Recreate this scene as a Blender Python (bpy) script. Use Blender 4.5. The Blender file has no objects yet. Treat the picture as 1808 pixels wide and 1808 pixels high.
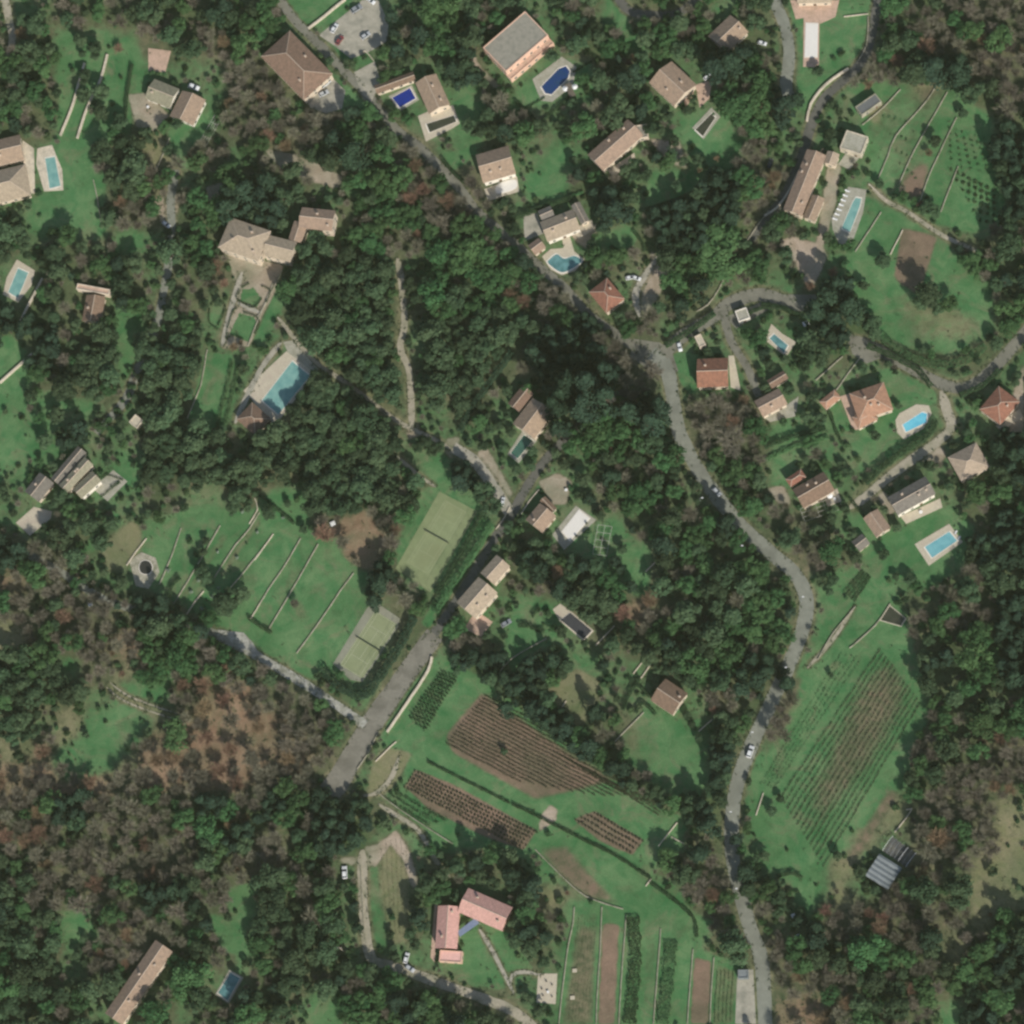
import bpy, bmesh, math, random
import numpy as np
from mathutils import Vector, Matrix
from bpy import context as _c
rnd = random.Random(7); rng = np.random.default_rng(7)
R = math.radians
SC = bpy.context.scene; COL = SC.collection
# ------------------------------------------------------------ camera
M = 0.215                     # metres per photo pixel on the ground
HALF = 904 * M
DIST = 1500.0; TILT = R(18.0)
hx, hy = 0.45, -0.893
cdir = Vector((math.sin(TILT) * hx, math.sin(TILT) * hy, math.cos(TILT))).normalized()
fwd = -cdir
right = fwd.cross(Vector((0, 1, 0))).normalized()
up = right.cross(fwd).normalized()
cam_d = bpy.data.cameras.new('camera'); cam = bpy.data.objects.new('camera', cam_d); COL.objects.link(cam)
cam.matrix_world = Matrix.Translation(cdir * DIST) @ Matrix((right, up, -fwd)).transposed().to_4x4()
TANH = HALF / DIST
cam_d.sensor_width = 36; cam_d.sensor_fit = 'HORIZONTAL'; cam_d.lens = 18 / TANH
cam_d.clip_start = 10; cam_d.clip_end = 12000
SC.camera = cam
CP = cdir * DIST
def at(px, py, z=0.0):        # photo pixel -> point on the horizontal plane at height z
    d = fwd + right * ((px - 904) / 904 * TANH) + up * ((904 - py) / 904 * TANH)
    t = (z - CP.z) / d.z
    p = CP + d * t
    return (p.x, p.y)
def pix(x, y, z=0.0):
    v = Vector((x, y, z)) - CP
    k = v.dot(fwd)
    return (904 + v.dot(right) / k / TANH * 904, 904 - v.dot(up) / k / TANH * 904)
def W(poly, z=0.0): return [at(a, b, z) for a, b in poly]
# ------------------------------------------------------------ world, sun, exposure
SUN_EL = R(34); sd = Vector((0.45, -0.893, 0)).normalized() * math.cos(SUN_EL); sd.z = math.sin(SUN_EL)
wd = bpy.data.worlds.new('World'); SC.world = wd; wd.use_nodes = True
nt = wd.node_tree; nt.nodes.clear()
sky = nt.nodes.new('ShaderNodeTexSky'); sky.sky_type = 'NISHITA'; sky.sun_disc = False
sky.sun_elevation = SUN_EL; sky.sun_rotation = math.atan2(sd.x, sd.y)
bg = nt.nodes.new('ShaderNodeBackground'); bg.inputs[1].default_value = 0.10
wo = nt.nodes.new('ShaderNodeOutputWorld'); nt.links.new(sky.outputs[0], bg.inputs[0]); nt.links.new(bg.outputs[0], wo.inputs[0])
sl = bpy.data.lights.new('sun', 'SUN'); sl.energy = 4.3; sl.angle = R(0.6); sl.color = (1.0, 0.965, 0.89)
so = bpy.data.objects.new('sun', sl); COL.objects.link(so); so.rotation_euler = sd.to_track_quat('Z', 'Y').to_euler(); so.location = (0, 0, 300)
SC.view_settings.view_transform = 'Standard'; SC.view_settings.look = 'None'; SC.view_settings.gamma = 1; SC.view_settings.exposure = 0.16
SC.render.engine = 'CYCLES'
SC.cycles.max_bounces = 5; SC.cycles.diffuse_bounces = 3; SC.cycles.transparent_max_bounces = 8
SC.cycles.filter_width = 2.6
# ------------------------------------------------------------ haze: even thin air from below the ground to just above the camera
def haze_box():
    m = bpy.data.materials.new('haze_air'); m.use_nodes = True; n = m.node_tree.nodes; n.remove(n['Principled BSDF'])
    v = n.new('ShaderNodeVolumePrincipled'); v.inputs['Color'].default_value = (.90, .93, .58, 1); v.inputs['Density'].default_value = HAZE; v.inputs['Anisotropy'].default_value = 0.0
    m.node_tree.links.new(v.outputs[0], n['Material Output'].inputs['Volume'])
    s = 6000; V = [(x, y, z) for z in (-1.0, 1560.0) for x, y in ((-s, -s), (s, -s), (s, s), (-s, s))]
    me = bpy.data.meshes.new('haze'); me.from_pydata(V, [], [(3, 2, 1, 0), (4, 5, 6, 7)] + [(i, (i + 1) % 4, 4 + (i + 1) % 4, 4 + i) for i in range(4)]); me.materials.append(m)
    o = bpy.data.objects.new('haze', me); COL.objects.link(o); o['kind'] = 'stuff'
HAZE = 2.2e-5
haze_box()
# ------------------------------------------------------------ materials
def new_mat(name):
    m = bpy.data.materials.new(name); m.use_nodes = True
    n = m.node_tree.nodes; b = n['Principled BSDF']
    return m, n, m.node_tree.links, b
def mat(name, col, var=0.25, scale=0.6, rough=0.85, bump=0.2, spec=0.25, stain=None, obj=False, stretch=None, metal=0, objvar=0.0):
    m, n, l, b = new_mat(name)
    tc = n.new('ShaderNodeTexCoord'); src = tc.outputs['UV' if stretch else 'Object']
    if stretch:
        mp = n.new('ShaderNodeMapping'); mp.inputs['Scale'].default_value = stretch; l.new(src, mp.inputs[0]); src = mp.outputs[0]
    nz = n.new('ShaderNodeTexNoise'); nz.inputs['Scale'].default_value = scale; nz.inputs['Detail'].default_value = 6; nz.inputs['Roughness'].default_value = .65
    l.new(src, nz.inputs['Vector'])
    cr = n.new('ShaderNodeMapRange'); cr.inputs[1].default_value = .3; cr.inputs[2].default_value = .7
    cr.inputs[3].default_value = 1 - var; cr.inputs[4].default_value = 1 + var; l.new(nz.outputs[0], cr.inputs[0])
    mx = n.new('ShaderNodeMix'); mx.data_type = 'RGBA'; mx.blend_type = 'MULTIPLY'; mx.inputs[0].default_value = 1
    mx.inputs[6].default_value = (*col, 1); l.new(cr.outputs[0], mx.inputs[7]); out = mx.outputs[2]
    if stain:
        n2 = n.new('ShaderNodeTexNoise'); n2.inputs['Scale'].default_value = scale * .23 if not stretch else .7; n2.inputs['Detail'].default_value = 5
        l.new(tc.outputs['UV' if stretch else 'Object'], n2.inputs['Vector'])
        r2 = n.new('ShaderNodeMapRange'); r2.inputs[1].default_value = .45; r2.inputs[2].default_value = .68; l.new(n2.outputs[0], r2.inputs[0])
        m2 = n.new('ShaderNodeMix'); m2.data_type = 'RGBA'; l.new(r2.outputs[0], m2.inputs[0]); l.new(out, m2.inputs[6]); m2.inputs[7].default_value = (*stain, 1); out = m2.outputs[2]
    if objvar:
        oi = n.new('ShaderNodeObjectInfo'); hs = n.new('ShaderNodeHueSaturation')
        r3 = n.new('ShaderNodeMapRange'); r3.inputs[3].default_value = 1 - objvar; r3.inputs[4].default_value = 1 + objvar
        l.new(oi.outputs['Random'], r3.inputs[0]); l.new(r3.outputs[0], hs.inputs['Value'])
        r4 = n.new('ShaderNodeMath'); r4.operation = 'MULTIPLY'; r4.inputs[1].default_value = 7.31; l.new(oi.outputs['Random'], r4.inputs[0])
        r5 = n.new('ShaderNodeMath'); r5.operation = 'FRACT'; l.new(r4.outputs[0], r5.inputs[0])
        r6 = n.new('ShaderNodeMapRange'); r6.inputs[3].default_value = .5 - objvar * .09; r6.inputs[4].default_value = .5 + objvar * .07; l.new(r5.outputs[0], r6.inputs[0]); l.new(r6.outputs[0], hs.inputs['Hue'])
        l.new(out, hs.inputs['Color']); out = hs.outputs[0]
    l.new(out, b.inputs['Base Color'])
    b.inputs['Roughness'].default_value = rough; b.inputs['Metallic'].default_value = metal
    b.inputs['Specular IOR Level'].default_value = spec
    if bump:
        bp = n.new('ShaderNodeBump'); bp.inputs['Strength'].default_value = bump; bp.inputs['Distance'].default_value = .15
        l.new(nz.outputs[0], bp.inputs['Height']); l.new(bp.outputs[0], b.inputs['Normal'])
    return m
def leaf_mat(name, c1, c2, objvar=.3, hue=.02, rough=.75, trans=.12):
    m, n, l, b = new_mat(name)
    tc = n.new('ShaderNodeTexCoord'); nz = n.new('ShaderNodeTexNoise'); nz.inputs['Scale'].default_value = 2.3; nz.inputs['Detail'].default_value = 3
    l.new(tc.outputs['Object'], nz.inputs['Vector'])
    ra = n.new('ShaderNodeMapRange'); ra.inputs[1].default_value = .35; ra.inputs[2].default_value = .65; l.new(nz.outputs[0], ra.inputs[0])
    mx = n.new('ShaderNodeMix'); mx.data_type = 'RGBA'; l.new(ra.outputs[0], mx.inputs[0]); mx.inputs[6].default_value = (*c1, 1); mx.inputs[7].default_value = (*c2, 1)
    oi = n.new('ShaderNodeObjectInfo'); hs = n.new('ShaderNodeHueSaturation')
    rv = n.new('ShaderNodeMapRange'); rv.inputs[3].default_value = 1 - objvar; rv.inputs[4].default_value = 1 + objvar; l.new(oi.outputs['Random'], rv.inputs[0])
    l.new(rv.outputs[0], hs.inputs['Value'])
    m1 = n.new('ShaderNodeMath'); m1.operation = 'MULTIPLY'; m1.inputs[1].default_value = 13.7; l.new(oi.outputs['Random'], m1.inputs[0])
    m2 = n.new('ShaderNodeMath'); m2.operation = 'FRACT'; l.new(m1.outputs[0], m2.inputs[0])
    rh = n.new('ShaderNodeMapRange'); rh.inputs[3].default_value = .5 - hue; rh.inputs[4].default_value = .5 + hue; l.new(m2.outputs[0], rh.inputs[0]); l.new(rh.outputs[0], hs.inputs['Hue'])
    l.new(mx.outputs[2], hs.inputs['Color']); l.new(hs.outputs[0], b.inputs['Base Color'])
    b.inputs['Roughness'].default_value = rough; b.inputs['Specular IOR Level'].default_value = .15
    tr = n.new('ShaderNodeBsdfTranslucent'); ms = n.new('ShaderNodeMixShader'); ms.inputs[0].default_value = .34; mo = n['Material Output']
    l.new(hs.outputs[0], tr.inputs[0]); l.new(b.outputs[0], ms.inputs[1]); l.new(tr.outputs[0], ms.inputs[2]); l.new(ms.outputs[0], mo.inputs[0])
    return m
TILE = {}
def tile_mat(name, col, stain):
    TILE[name] = mat('roof_' + name, col, var=.42, scale=1.0, rough=.9, bump=.15, stretch=(5.5, .9, 1), stain=stain, objvar=.06)
tile_mat('tan', (.33, .235, .165), (.25, .185, .135))
tile_mat('brown', (.22, .145, .10), (.165, .115, .08))
tile_mat('red', (.28, .13, .085), (.20, .10, .07))
tile_mat('terracotta', (.40, .225, .145), (.31, .175, .115))
tile_mat('pink', (.56, .32, .265), (.47, .27, .225))
tile_mat('pale', (.38, .30, .215), (.30, .24, .175))
tile_mat('olive', (.27, .25, .17), (.21, .195, .135))
tile_mat('grey', (.19, .17, .14), (.14, .125, .105))
M_WALL = mat('render_cream', (.66, .55, .42), .12, .8, .9, .1, stain=(.52, .43, .33))
M_WALLP = mat('render_pink', (.68, .45, .33), .1, .8, .9, .1, stain=(.60, .38, .28))
M_WALLW = mat('render_white', (.72, .66, .56), .1, .8, .9, .1)
M_PINKP = mat('terrace_pink', (.70, .42, .36), .1, .8, .9, .1)
M_FLAT = mat('roof_gravel', (.28, .26, .21), .18, 2.5, .95, .2, stain=(.22, .21, .17))
M_STONE = mat('dry_stone', (.36, .33, .25), .4, 1.8, .95, .6, stain=(.20, .20, .13))
M_STONEP = mat('pale_stone', (.60, .52, .40), .25, 1.8, .9, .4, stain=(.42, .37, .28))
M_DECK = mat('deck_cream', (.50, .44, .33), .16, 1.6, .85, .15, stain=(.46, .39, .30))
M_DECKP = mat('deck_pink', (.52, .36, .27), .2, 1.6, .85, .15, stain=(.40, .29, .21))
M_DECKG = mat('deck_grey', (.36, .34, .27), .2, 1.6, .85, .15, stain=(.28, .27, .2))
M_WHITE = mat('white_plastic', (.76, .75, .72), .04, 1, .5, 0)
M_COVER = mat('pool_cover_white', (.74, .70, .63), .05, 1.5, .6, .1)
M_GLASS = mat('window_glass', (.03, .04, .05), .1, 1, .12, 0, spec=.6)
M_FRAME = mat('painted_wood', (.42, .40, .34), .1, 2, .6, 0)
M_DOOR = mat('door_wood', (.16, .10, .06), .2, 3, .6, .1)
M_CHIM = mat('chimney_plaster', (.50, .40, .31), .15, 2, .9, .2)
M_DARK = mat('dark_metal', (.03, .03, .032), .1, 2, .4, 0, metal=.4)
M_METAL = mat('zinc_metal', (.24, .26, .26), .15, .8, .6, .1, metal=.2, stain=(.17, .19, .19))
M_WOODP = mat('grey_timber', (.16, .13, .10), .3, 3, .8, .2)
M_TIMB = mat('trunk_bark', (.10, .075, .055), .3, 3, .95, .5)
M_TWIG = mat('bare_twigs', (.195, .18, .13), .3, 1.5, .95, .0, objvar=.3)
M_TWIGR = mat('russet_twigs', (.225, .15, .095), .35, 1.5, .95, .0, objvar=.3)
def water_mat(name, c1, c2):
    m, n, l, b = new_mat(name)
    tc = n.new('ShaderNodeTexCoord'); nz = n.new('ShaderNodeTexNoise'); nz.inputs['Scale'].default_value = .35; nz.inputs['Detail'].default_value = 3; l.new(tc.outputs['Object'], nz.inputs['Vector'])
    ra = n.new('ShaderNodeMapRange'); ra.inputs[1].default_value = .38; ra.inputs[2].default_value = .62; l.new(nz.outputs[0], ra.inputs[0])
    mx = n.new('ShaderNodeMix'); mx.data_type = 'RGBA'; l.new(ra.outputs[0], mx.inputs[0]); mx.inputs[6].default_value = (*c1, 1); mx.inputs[7].default_value = (*c2, 1); l.new(mx.outputs[2], b.inputs['Base Color'])
    b.inputs['Roughness'].default_value = .08; n2 = n.new('ShaderNodeTexNoise'); n2.inputs['Scale'].default_value = 2.2; l.new(tc.outputs['Object'], n2.inputs['Vector'])
    bp = n.new('ShaderNodeBump'); bp.inputs['Strength'].default_value = .12; l.new(n2.outputs[0], bp.inputs['Height']); l.new(bp.outputs[0], b.inputs['Normal'])
    return m
WAT = dict(pale=water_mat('pool_water_pale', (.22, .40, .35), (.15, .32, .29)), turq=water_mat('pool_water_turquoise', (.20, .44, .46), (.15, .37, .40)),
           teal=water_mat('pool_water_teal', (.08, .19, .19), (.14, .29, .29)), blue=water_mat('pool_water_blue', (.015, .045, .15), (.02, .055, .125)),
           green=water_mat('pool_water_green', (.06, .14, .10), (.05, .115, .085)), dark=water_mat('pond_water_dark', (.045, .05, .03), (.06, .06, .04)),
           sky=water_mat('pool_water_light', (.18, .55, .66), (.13, .47, .60)))
# ------------------------------------------------------------ helpers
LAND = []      # landmarks (px, py, phrase)
AUTO = []      # (object, description, px, py)
COUNT = {}
def link(o, parent=None):
    COL.objects.link(o)
    if parent is not None: o.parent = parent
    return o
def tag(o, label=None, cat=None, group=None, kind=None):
    if label: o['label'] = label
    if cat: o['category'] = cat
    if group: o['group'] = group
    if kind: o['kind'] = kind
    return o
def empty(name, x, y, z=0, rz=0):
    o = bpy.data.objects.new(name, None); o.location = (x, y, z); o.rotation_euler = (0, 0, rz); o.empty_display_size = .5; COL.objects.link(o); return o
def mesh(name, V, F, m, uv=None, smooth=False):
    me = bpy.data.meshes.new(name); me.from_pydata([tuple(map(float, v)) for v in V], [], F)
    for q in (m if isinstance(m, (list, tuple)) else [m]): me.materials.append(q)
    if uv is not None:
        ul = me.uv_layers.new(name='UVMap'); k = 0
        for p in me.polygons:
            for li in p.loop_indices: ul.data[li].uv = uv[me.loops[li].vertex_index]
    if smooth:
        for p in me.polygons: p.use_smooth = True
    me.update(); return me
def obj(name, V, F, m, parent=None, uv=None, smooth=False):
    return link(bpy.data.objects.new(name, mesh(name, V, F, m, uv, smooth)), parent)
class MB:
    def __init__(s): s.V = []; s.F = []
    def add(s, V, F):
        k = len(s.V); s.V += [tuple(v) for v in V]; s.F += [tuple(i + k for i in f) for f in F]; return s
    def prism(s, poly, z0, z1):
        n = len(poly); ar = sum(poly[i][0] * poly[(i + 1) % n][1] - poly[(i + 1) % n][0] * poly[i][1] for i in range(n))
        if ar < 0: poly = poly[::-1]
        V = [(x, y, z0) for x, y in poly] + [(x, y, z1) for x, y in poly]
        F = [tuple(range(n - 1, -1, -1)), tuple(range(n, 2 * n))] + [(i, (i + 1) % n, n + (i + 1) % n, n + i) for i in range(n)]
        return s.add(V, F)
    def box(s, cx, cy, cz, sx, sy, sz, rz=0):
        c, q = math.cos(rz), math.sin(rz)
        P = [(cx + c * a * sx / 2 - q * b * sy / 2, cy + q * a * sx / 2 + c * b * sy / 2) for a, b in ((-1, -1), (1, -1), (1, 1), (-1, 1))]
        return s.prism(P, cz - sz / 2, cz + sz / 2)
    def tube(s, p, q, r0, r1, n=6):
        p, q = Vector(p), Vector(q); d = (q - p).normalized(); a = d.orthogonal().normalized(); b = d.cross(a)
        V = [p + (a * math.cos(t) + b * math.sin(t)) * r0 for t in [2 * math.pi * i / n for i in range(n)]] + [q + (a * math.cos(t) + b * math.sin(t)) * r1 for t in [2 * math.pi * i / n for i in range(n)]]
        return s.add(V, [(i, (i + 1) % n, n + (i + 1) % n, n + i) for i in range(n)] + [tuple(range(n - 1, -1, -1)), tuple(range(n, 2 * n))])
    def lathe(s, prof, n=12, cx=0, cy=0):
        V = [(cx + r * math.cos(2 * math.pi * i / n), cy + r * math.sin(2 * math.pi * i / n), z) for r, z in prof for i in range(n)]
        F = [(j * n + i, j * n + (i + 1) % n, (j + 1) * n + (i + 1) % n, (j + 1) * n + i) for j in range(len(prof) - 1) for i in range(n)]
        return s.add(V, F + [tuple(range(n - 1, -1, -1)), tuple(range((len(prof) - 1) * n, len(prof) * n))])
    def build(s, name, m, parent=None, smooth=False, origin=None):
        V = s.V if origin is None else [(v[0] - origin[0], v[1] - origin[1], v[2] - (origin[2] if len(origin) > 2 else 0)) for v in s.V]
        o = obj(name, V, s.F, m, parent, smooth=smooth)
        if origin is not None and parent is None: o.location = (origin[0], origin[1], origin[2] if len(origin) > 2 else 0)
        return o
def smooth_line(P, step=2.0, closed=False):
    out = []; n = len(P)
    for i in range(n - 1):
        p0 = P[max(i - 1, 0)]; p1 = P[i]; p2 = P[i + 1]; p3 = P[min(i + 2, n - 1)]
        k = max(2, int(math.hypot(p2[0] - p1[0], p2[1] - p1[1]) / step))
        for j in range(k):
            t = j / k
            out.append(tuple(.5 * (2 * p1[d] + (p2[d] - p0[d]) * t + (2 * p0[d] - 5 * p1[d] + 4 * p2[d] - p3[d]) * t * t + (3 * p1[d] - p0[d] - 3 * p2[d] + p3[d]) * t ** 3) for d in range(len(p1))))
    out.append(tuple(P[-1])); return out
def fit_rect(P):
    cx = sum(p[0] for p in P) / 4; cy = sum(p[1] for p in P) / 4
    e1 = ((P[1][0] - P[0][0] + P[2][0] - P[3][0]) / 2, (P[1][1] - P[0][1] + P[2][1] - P[3][1]) / 2)
    e2 = ((P[3][0] - P[0][0] + P[2][0] - P[1][0]) / 2, (P[3][1] - P[0][1] + P[2][1] - P[1][1]) / 2)
    a1 = math.atan2(e1[1], e1[0]); a2 = math.atan2(e2[1], e2[0]) - math.pi / 2
    while a2 - a1 > math.pi / 2: a2 -= math.pi
    while a2 - a1 < -math.pi / 2: a2 += math.pi
    L1 = math.hypot(*e1); L2 = math.hypot(*e2)
    if L1 >= L2: w = L1 / (L1 + L2)
    else: w = L1 / (L1 + L2)
    a = a1 * w + a2 * (1 - w)
    if L1 < L2: a += math.pi / 2; L1, L2 = L2, L1
    return cx, cy, a, L1, L2       # long side along angle a
# ------------------------------------------------------------ rasters over the ground
X0, X1, Y0, Y1, STEP = -236.0, 236.0, -252.0, 252.0, 0.5
gx = np.arange(X0, X1 + 1e-6, STEP); gy = np.arange(Y0, Y1 + 1e-6, STEP)
NX, NY = len(gx), len(gy)
LAY = {k: np.zeros((NY, NX), np.float32) for k in ('lawn', 'dry', 'litter', 'soil', 'gravel', 'dark')}
BLOCK = np.zeros((NY, NX), bool)      # no tree may stand here
OPEN = np.zeros((NY, NX), bool)       # open ground: only what is placed on purpose
def ras(poly):
    P = np.array(poly); x0, y0 = P.min(0); x1, y1 = P.max(0)
    i0 = max(0, int((x0 - X0) / STEP)); i1 = min(NX, int((x1 - X0) / STEP) + 2); j0 = max(0, int((y0 - Y0) / STEP)); j1 = min(NY, int((y1 - Y0) / STEP) + 2)
    if i1 <= i0 or j1 <= j0: return None
    XX, YY = np.meshgrid(gx[i0:i1], gy[j0:j1]); ins = np.zeros(XX.shape, bool); n = len(P)
    for k in range(n):
        xa, ya = P[k]; xb, yb = P[(k + 1) % n]
        if ya == yb: continue
        c = ((ya > YY) != (yb > YY)) & (XX < (xb - xa) * (YY - ya) / (yb - ya) + xa); ins ^= c
    return (slice(j0, j1), slice(i0, i1)), ins
def blur(A, r, n=2):
    k = int(r / STEP)
    if k < 1: return A
    for _ in range(n):
        for ax in (0, 1):
            B = np.concatenate([np.repeat(np.take(A, [0], ax), k + 1, ax), A, np.repeat(np.take(A, [-1], ax), k, ax)], ax); C = np.cumsum(B, ax, dtype=np.float64)
            A = ((np.take(C, range(2 * k + 1, C.shape[ax]), ax) - np.take(C, range(0, C.shape[ax] - 2 * k - 1), ax)) / (2 * k + 1)).astype(np.float32)
    return A
def cover(kind, poly, v=1.0, soft=.6, open_=True, px=True, block=False, jag=.5):
    Pw = W(poly) if px else poly
    r = ras(Pw)
    if r is None: return
    sl_, ins = r; full = np.zeros((NY, NX), np.float32) if False else None
    j0, j1, i0, i1 = sl_[0].start, sl_[0].stop, sl_[1].start, sl_[1].stop
    pad = int(soft * 3 / STEP) + 2
    J0, J1, I0, I1 = max(0, j0 - pad), min(NY, j1 + pad), max(0, i0 - pad), min(NX, i1 + pad)
    A = np.zeros((J1 - J0, I1 - I0), np.float32); A[j0 - J0:j1 - J0, i0 - I0:i1 - I0] = ins
    A = blur(A, soft) * v; S_ = (slice(J0, J1), slice(I0, I1))
    for k in LAY: LAY[k][S_] *= (1 - A)
    LAY[kind][S_] += A
    if open_: OPEN[sl_] |= ins
    if block: BLOCK[sl_] |= ins
def ribbon_poly(P, w):
    L, Rr = [], []
    for i in range(len(P)):
        a = P[max(i - 1, 0)]; b = P[min(i + 1, len(P) - 1)]; dx, dy = b[0] - a[0], b[1] - a[1]; d = math.hypot(dx, dy) or 1
        ww = w[i] if isinstance(w, (list, tuple)) else w
        L.append((P[i][0] - dy / d * ww / 2, P[i][1] + dx / d * ww / 2)); Rr.append((P[i][0] + dy / d * ww / 2, P[i][1] - dx / d * ww / 2))
    return L, Rr
# ------------------------------------------------------------ land cover by 50-pixel cells of ground
CODE = """SSMMMMMMMLGGGSSLMMSSMGMMLSMSGGGMMBBB
BMGGGBMBMSSSGMMLMSSSMLGLMSMSGGGMBBBB
MMGGGSSSBBSSSLSSMSSGGMMSSMLMGGBBMKBB
MMGSGSSSBBMSGSSSGMGSSMMSSSLMGSGGDGMB
MMGGMSGSBBBBMMSSGMMSMMSSGGLSSSGGDGGM
SSGMESBBSBBMMMBSSSSGSSSMSGBSSSSGGGGK
SSGGEBSSMMMSSLBBBSSGMMSGGKBBSSSSDGGK
SGGEBBMMKKSSMLLBBMSSSKSKKKBMSSGGSGGK
ESMMGSSMSSSMMMBLLBMSSGMKKLMMSSGGDMMM
SMMMMSMBSSEEEESLLLMSMMSMLLLSSSGGDLLM
SMMSMSMSSSEEEEELELMBSSSMMSSSMKGGMLGM
KKMMGSESSSEEEESEEEMBKKBSSSSSSKMGGDGM
GKMEGEESSSSEEESEEEMKKBBBSSSSSMSMMMMS
GMEESEEGSSEEEESEEMSKKKBSSSSSSSSGSSSS
GSGSSEEGSSEEEESSESSSKLKSBBBSSSSGSSSS
GGKSSEEESEEEEESSSSSMLLMSBBBGGSGGSSSK
GSSSGEEEEEEEEESGKSSSSMMMSLMGSSSSSSSK
SSSSSMSGEGGEEEMGGMSSSMLMSLMSSSDSSSMM
SSMMSSSGGGGBBBMGGSSSSGMMLMSMMSGSGSMK
KBMSDSGGGGGGRBGGSSMLGGGMLMMSBMSGSSKK
RBMSSSGSGGGGGKSSSSMBEEGMLELMSGGSMMMM
BMBBMKMMGGGGGSMSSSGSEERMMELMSGGSMBBK
DMBBBLLMSGGGSSMSBSGSSMMLELLLSGGGMMLK
EEGBDLLBMMSSSMSSKKKLGSSELEKSGGGGKMLK
EEESGGBRRBBMSSGGGKKLDSSSSBMBGGGDMMMM
ESDGGDBRRRBBSSGGGGKKMMGGSMLBGGGGMMML
DRDGDRRRRRBBSSGGGGGGKMGGGKSGGGGGBMBB
RRRRBRBRRMMMSSGGGGGGGKMGGKSGGGDGMBBB
BMKMMMMKBKMKKSGGGGGGGGKMKMSGGGGDBBBD
BBMMMBMMKBMKKSSGGGGGGGGGMMSGGGDSBBBD
MBBBMMBMBBMMSSSMMMSGGGGMMBSGGDSSBMDD
MBBMMKKBGMMMSSSMSSMDSGGGBBMMGDSBMMDD
MMGMBBMMGMEMSSMSSSMMGGGGGBMSSBBBBBDM
EESBBSMMGMEESSSSSGMSGGGGGMMBMMLLMDMK
EESMSSLSSMEMMLSSSSSSGGGGGGSBBBEMBMMK
EMMSSMSMMMSGLLKLMMSSGGGGGGSRRBLMMGKM""".split()
assert len(CODE) == 36 and all(len(r) == 36 for r in CODE), [len(r) for r in CODE]
CODE = [list(r) for r in CODE]
# browner woodland at lower left: (row, column) cells turned to bare trees
for r_, c_ in ((27, 9), (27, 10), (28, 1), (28, 3), (28, 4), (28, 5), (29, 3), (29, 6), (30, 4), (30, 5), (31, 3), (31, 10)): CODE[r_][c_] = 'B'
BASE = dict(S=dict(lawn=.55, dry=.22), M=dict(dark=.55, lawn=.12), B=dict(litter=.28, dark=.3), R=dict(litter=.75, dry=.2), G=dict(lawn=.85), D=dict(dry=.75, lawn=.2),
            L=dict(lawn=.45, dark=.2), K=dict(dark=.85), E=dict(dark=.45, dry=.3))
XX, YY = np.meshgrid(gx, gy)
# exact pixel of each ground point
cp = np.array(CP); fw = np.array(fwd); rg = np.array(right); ub = np.array(up)
K_ = (XX - cp[0]) * fw[0] + (YY - cp[1]) * fw[1] + (0 - cp[2]) * fw[2]
PX = 904 + ((XX - cp[0]) * rg[0] + (YY - cp[1]) * rg[1] - cp[2] * rg[2]) / K_ / TANH * 904
PY = 904 - ((XX - cp[0]) * ub[0] + (YY - cp[1]) * ub[1] - cp[2] * ub[2]) / K_ / TANH * 904
def wob(k, s):
    A = rng.standard_normal((int(472 / s) + 3, int(504 / s) + 3)); fx = (XX - X0) / s; fy = (YY - Y0) / s
    i = fx.astype(int); j = fy.astype(int); u = fx - i; v = fy - j; u = u * u * (3 - 2 * u); v = v * v * (3 - 2 * v)
    return k * ((A[i, j] * (1 - u) + A[i + 1, j] * u) * (1 - v) + (A[i, j + 1] * (1 - u) + A[i + 1, j + 1] * u) * v)
CXf = np.clip((PX + wob(9, 7)) / 50.22, 0, 35.999); CYf = np.clip((PY + wob(9, 7)) / 50.22, 0, 35.999)
CI = CYf.astype(int); CJ = CXf.astype(int)
for k in LAY:
    T_ = np.array([[BASE[c].get(k, 0) for c in r] for r in CODE], np.float32)
    LAY[k] = blur(T_[CI, CJ], 2.5)
def code_at(px, py):
    return CODE[min(35, max(0, int(py / 50.22)))][min(35, max(0, int(px / 50.22)))]
# ------------------------------------------------------------ patches of ground cover (lawns, soil, gravel) and one painted tree shade
def C(kind, s, **k): cover(kind, [tuple(map(float, p.split(','))) for p in s.split()], **k)
C('lawn', '120,110 240,90 225,250 110,250', soft=2, open_=False)
C('lawn', '112,245 160,240 190,420 140,430 100,330', soft=2)
C('lawn', '75,345 120,335 130,420 85,400', soft=1.5)
C('dry', '250,235 285,230 310,300 290,345 262,340', soft=2, open_=False)
C('lawn', '300,235 345,215 385,190 330,300 310,290', soft=1)
C('lawn', '498,0 545,51 618,0')
C('lawn', '803,180 850,168 862,200 820,225 800,200', soft=1)
C('lawn', '785,275 840,258 838,275 800,300', soft=.8)
C('lawn', '925,315 1015,295 1040,305 930,350', soft=1)
C('lawn', '1065,10 1112,30 1110,75 1095,78', soft=1)
C('lawn', '1140,365 1145,325 1190,305 1235,315 1230,335 1190,350', soft=.8)
C('lawn', '1225,250 1300,215 1310,290 1280,300 1240,280', soft=1.5)
C('lawn', '1072,410 1100,395 1128,412 1120,432 1095,442 1075,432', soft=.8)
C('lawn', '1450,30 1525,40 1528,90 1490,118 1440,180 1405,190 1410,120 1448,120', soft=1.2)
C('dry', '1530,190 1665,145 1690,150 1640,270 1590,330 1570,320', soft=2)
C('lawn', '1560,180 1660,150 1700,160 1660,250 1585,340 1535,320 1545,230', v=.6, soft=2)
C('lawn', '1680,160 1740,200 1735,310 1780,345 1770,400 1730,420 1650,390 1600,350 1650,250', soft=1.5)
C('soil', '1595,320 1625,290 1640,290 1625,350 1600,345', soft=1.5)
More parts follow.
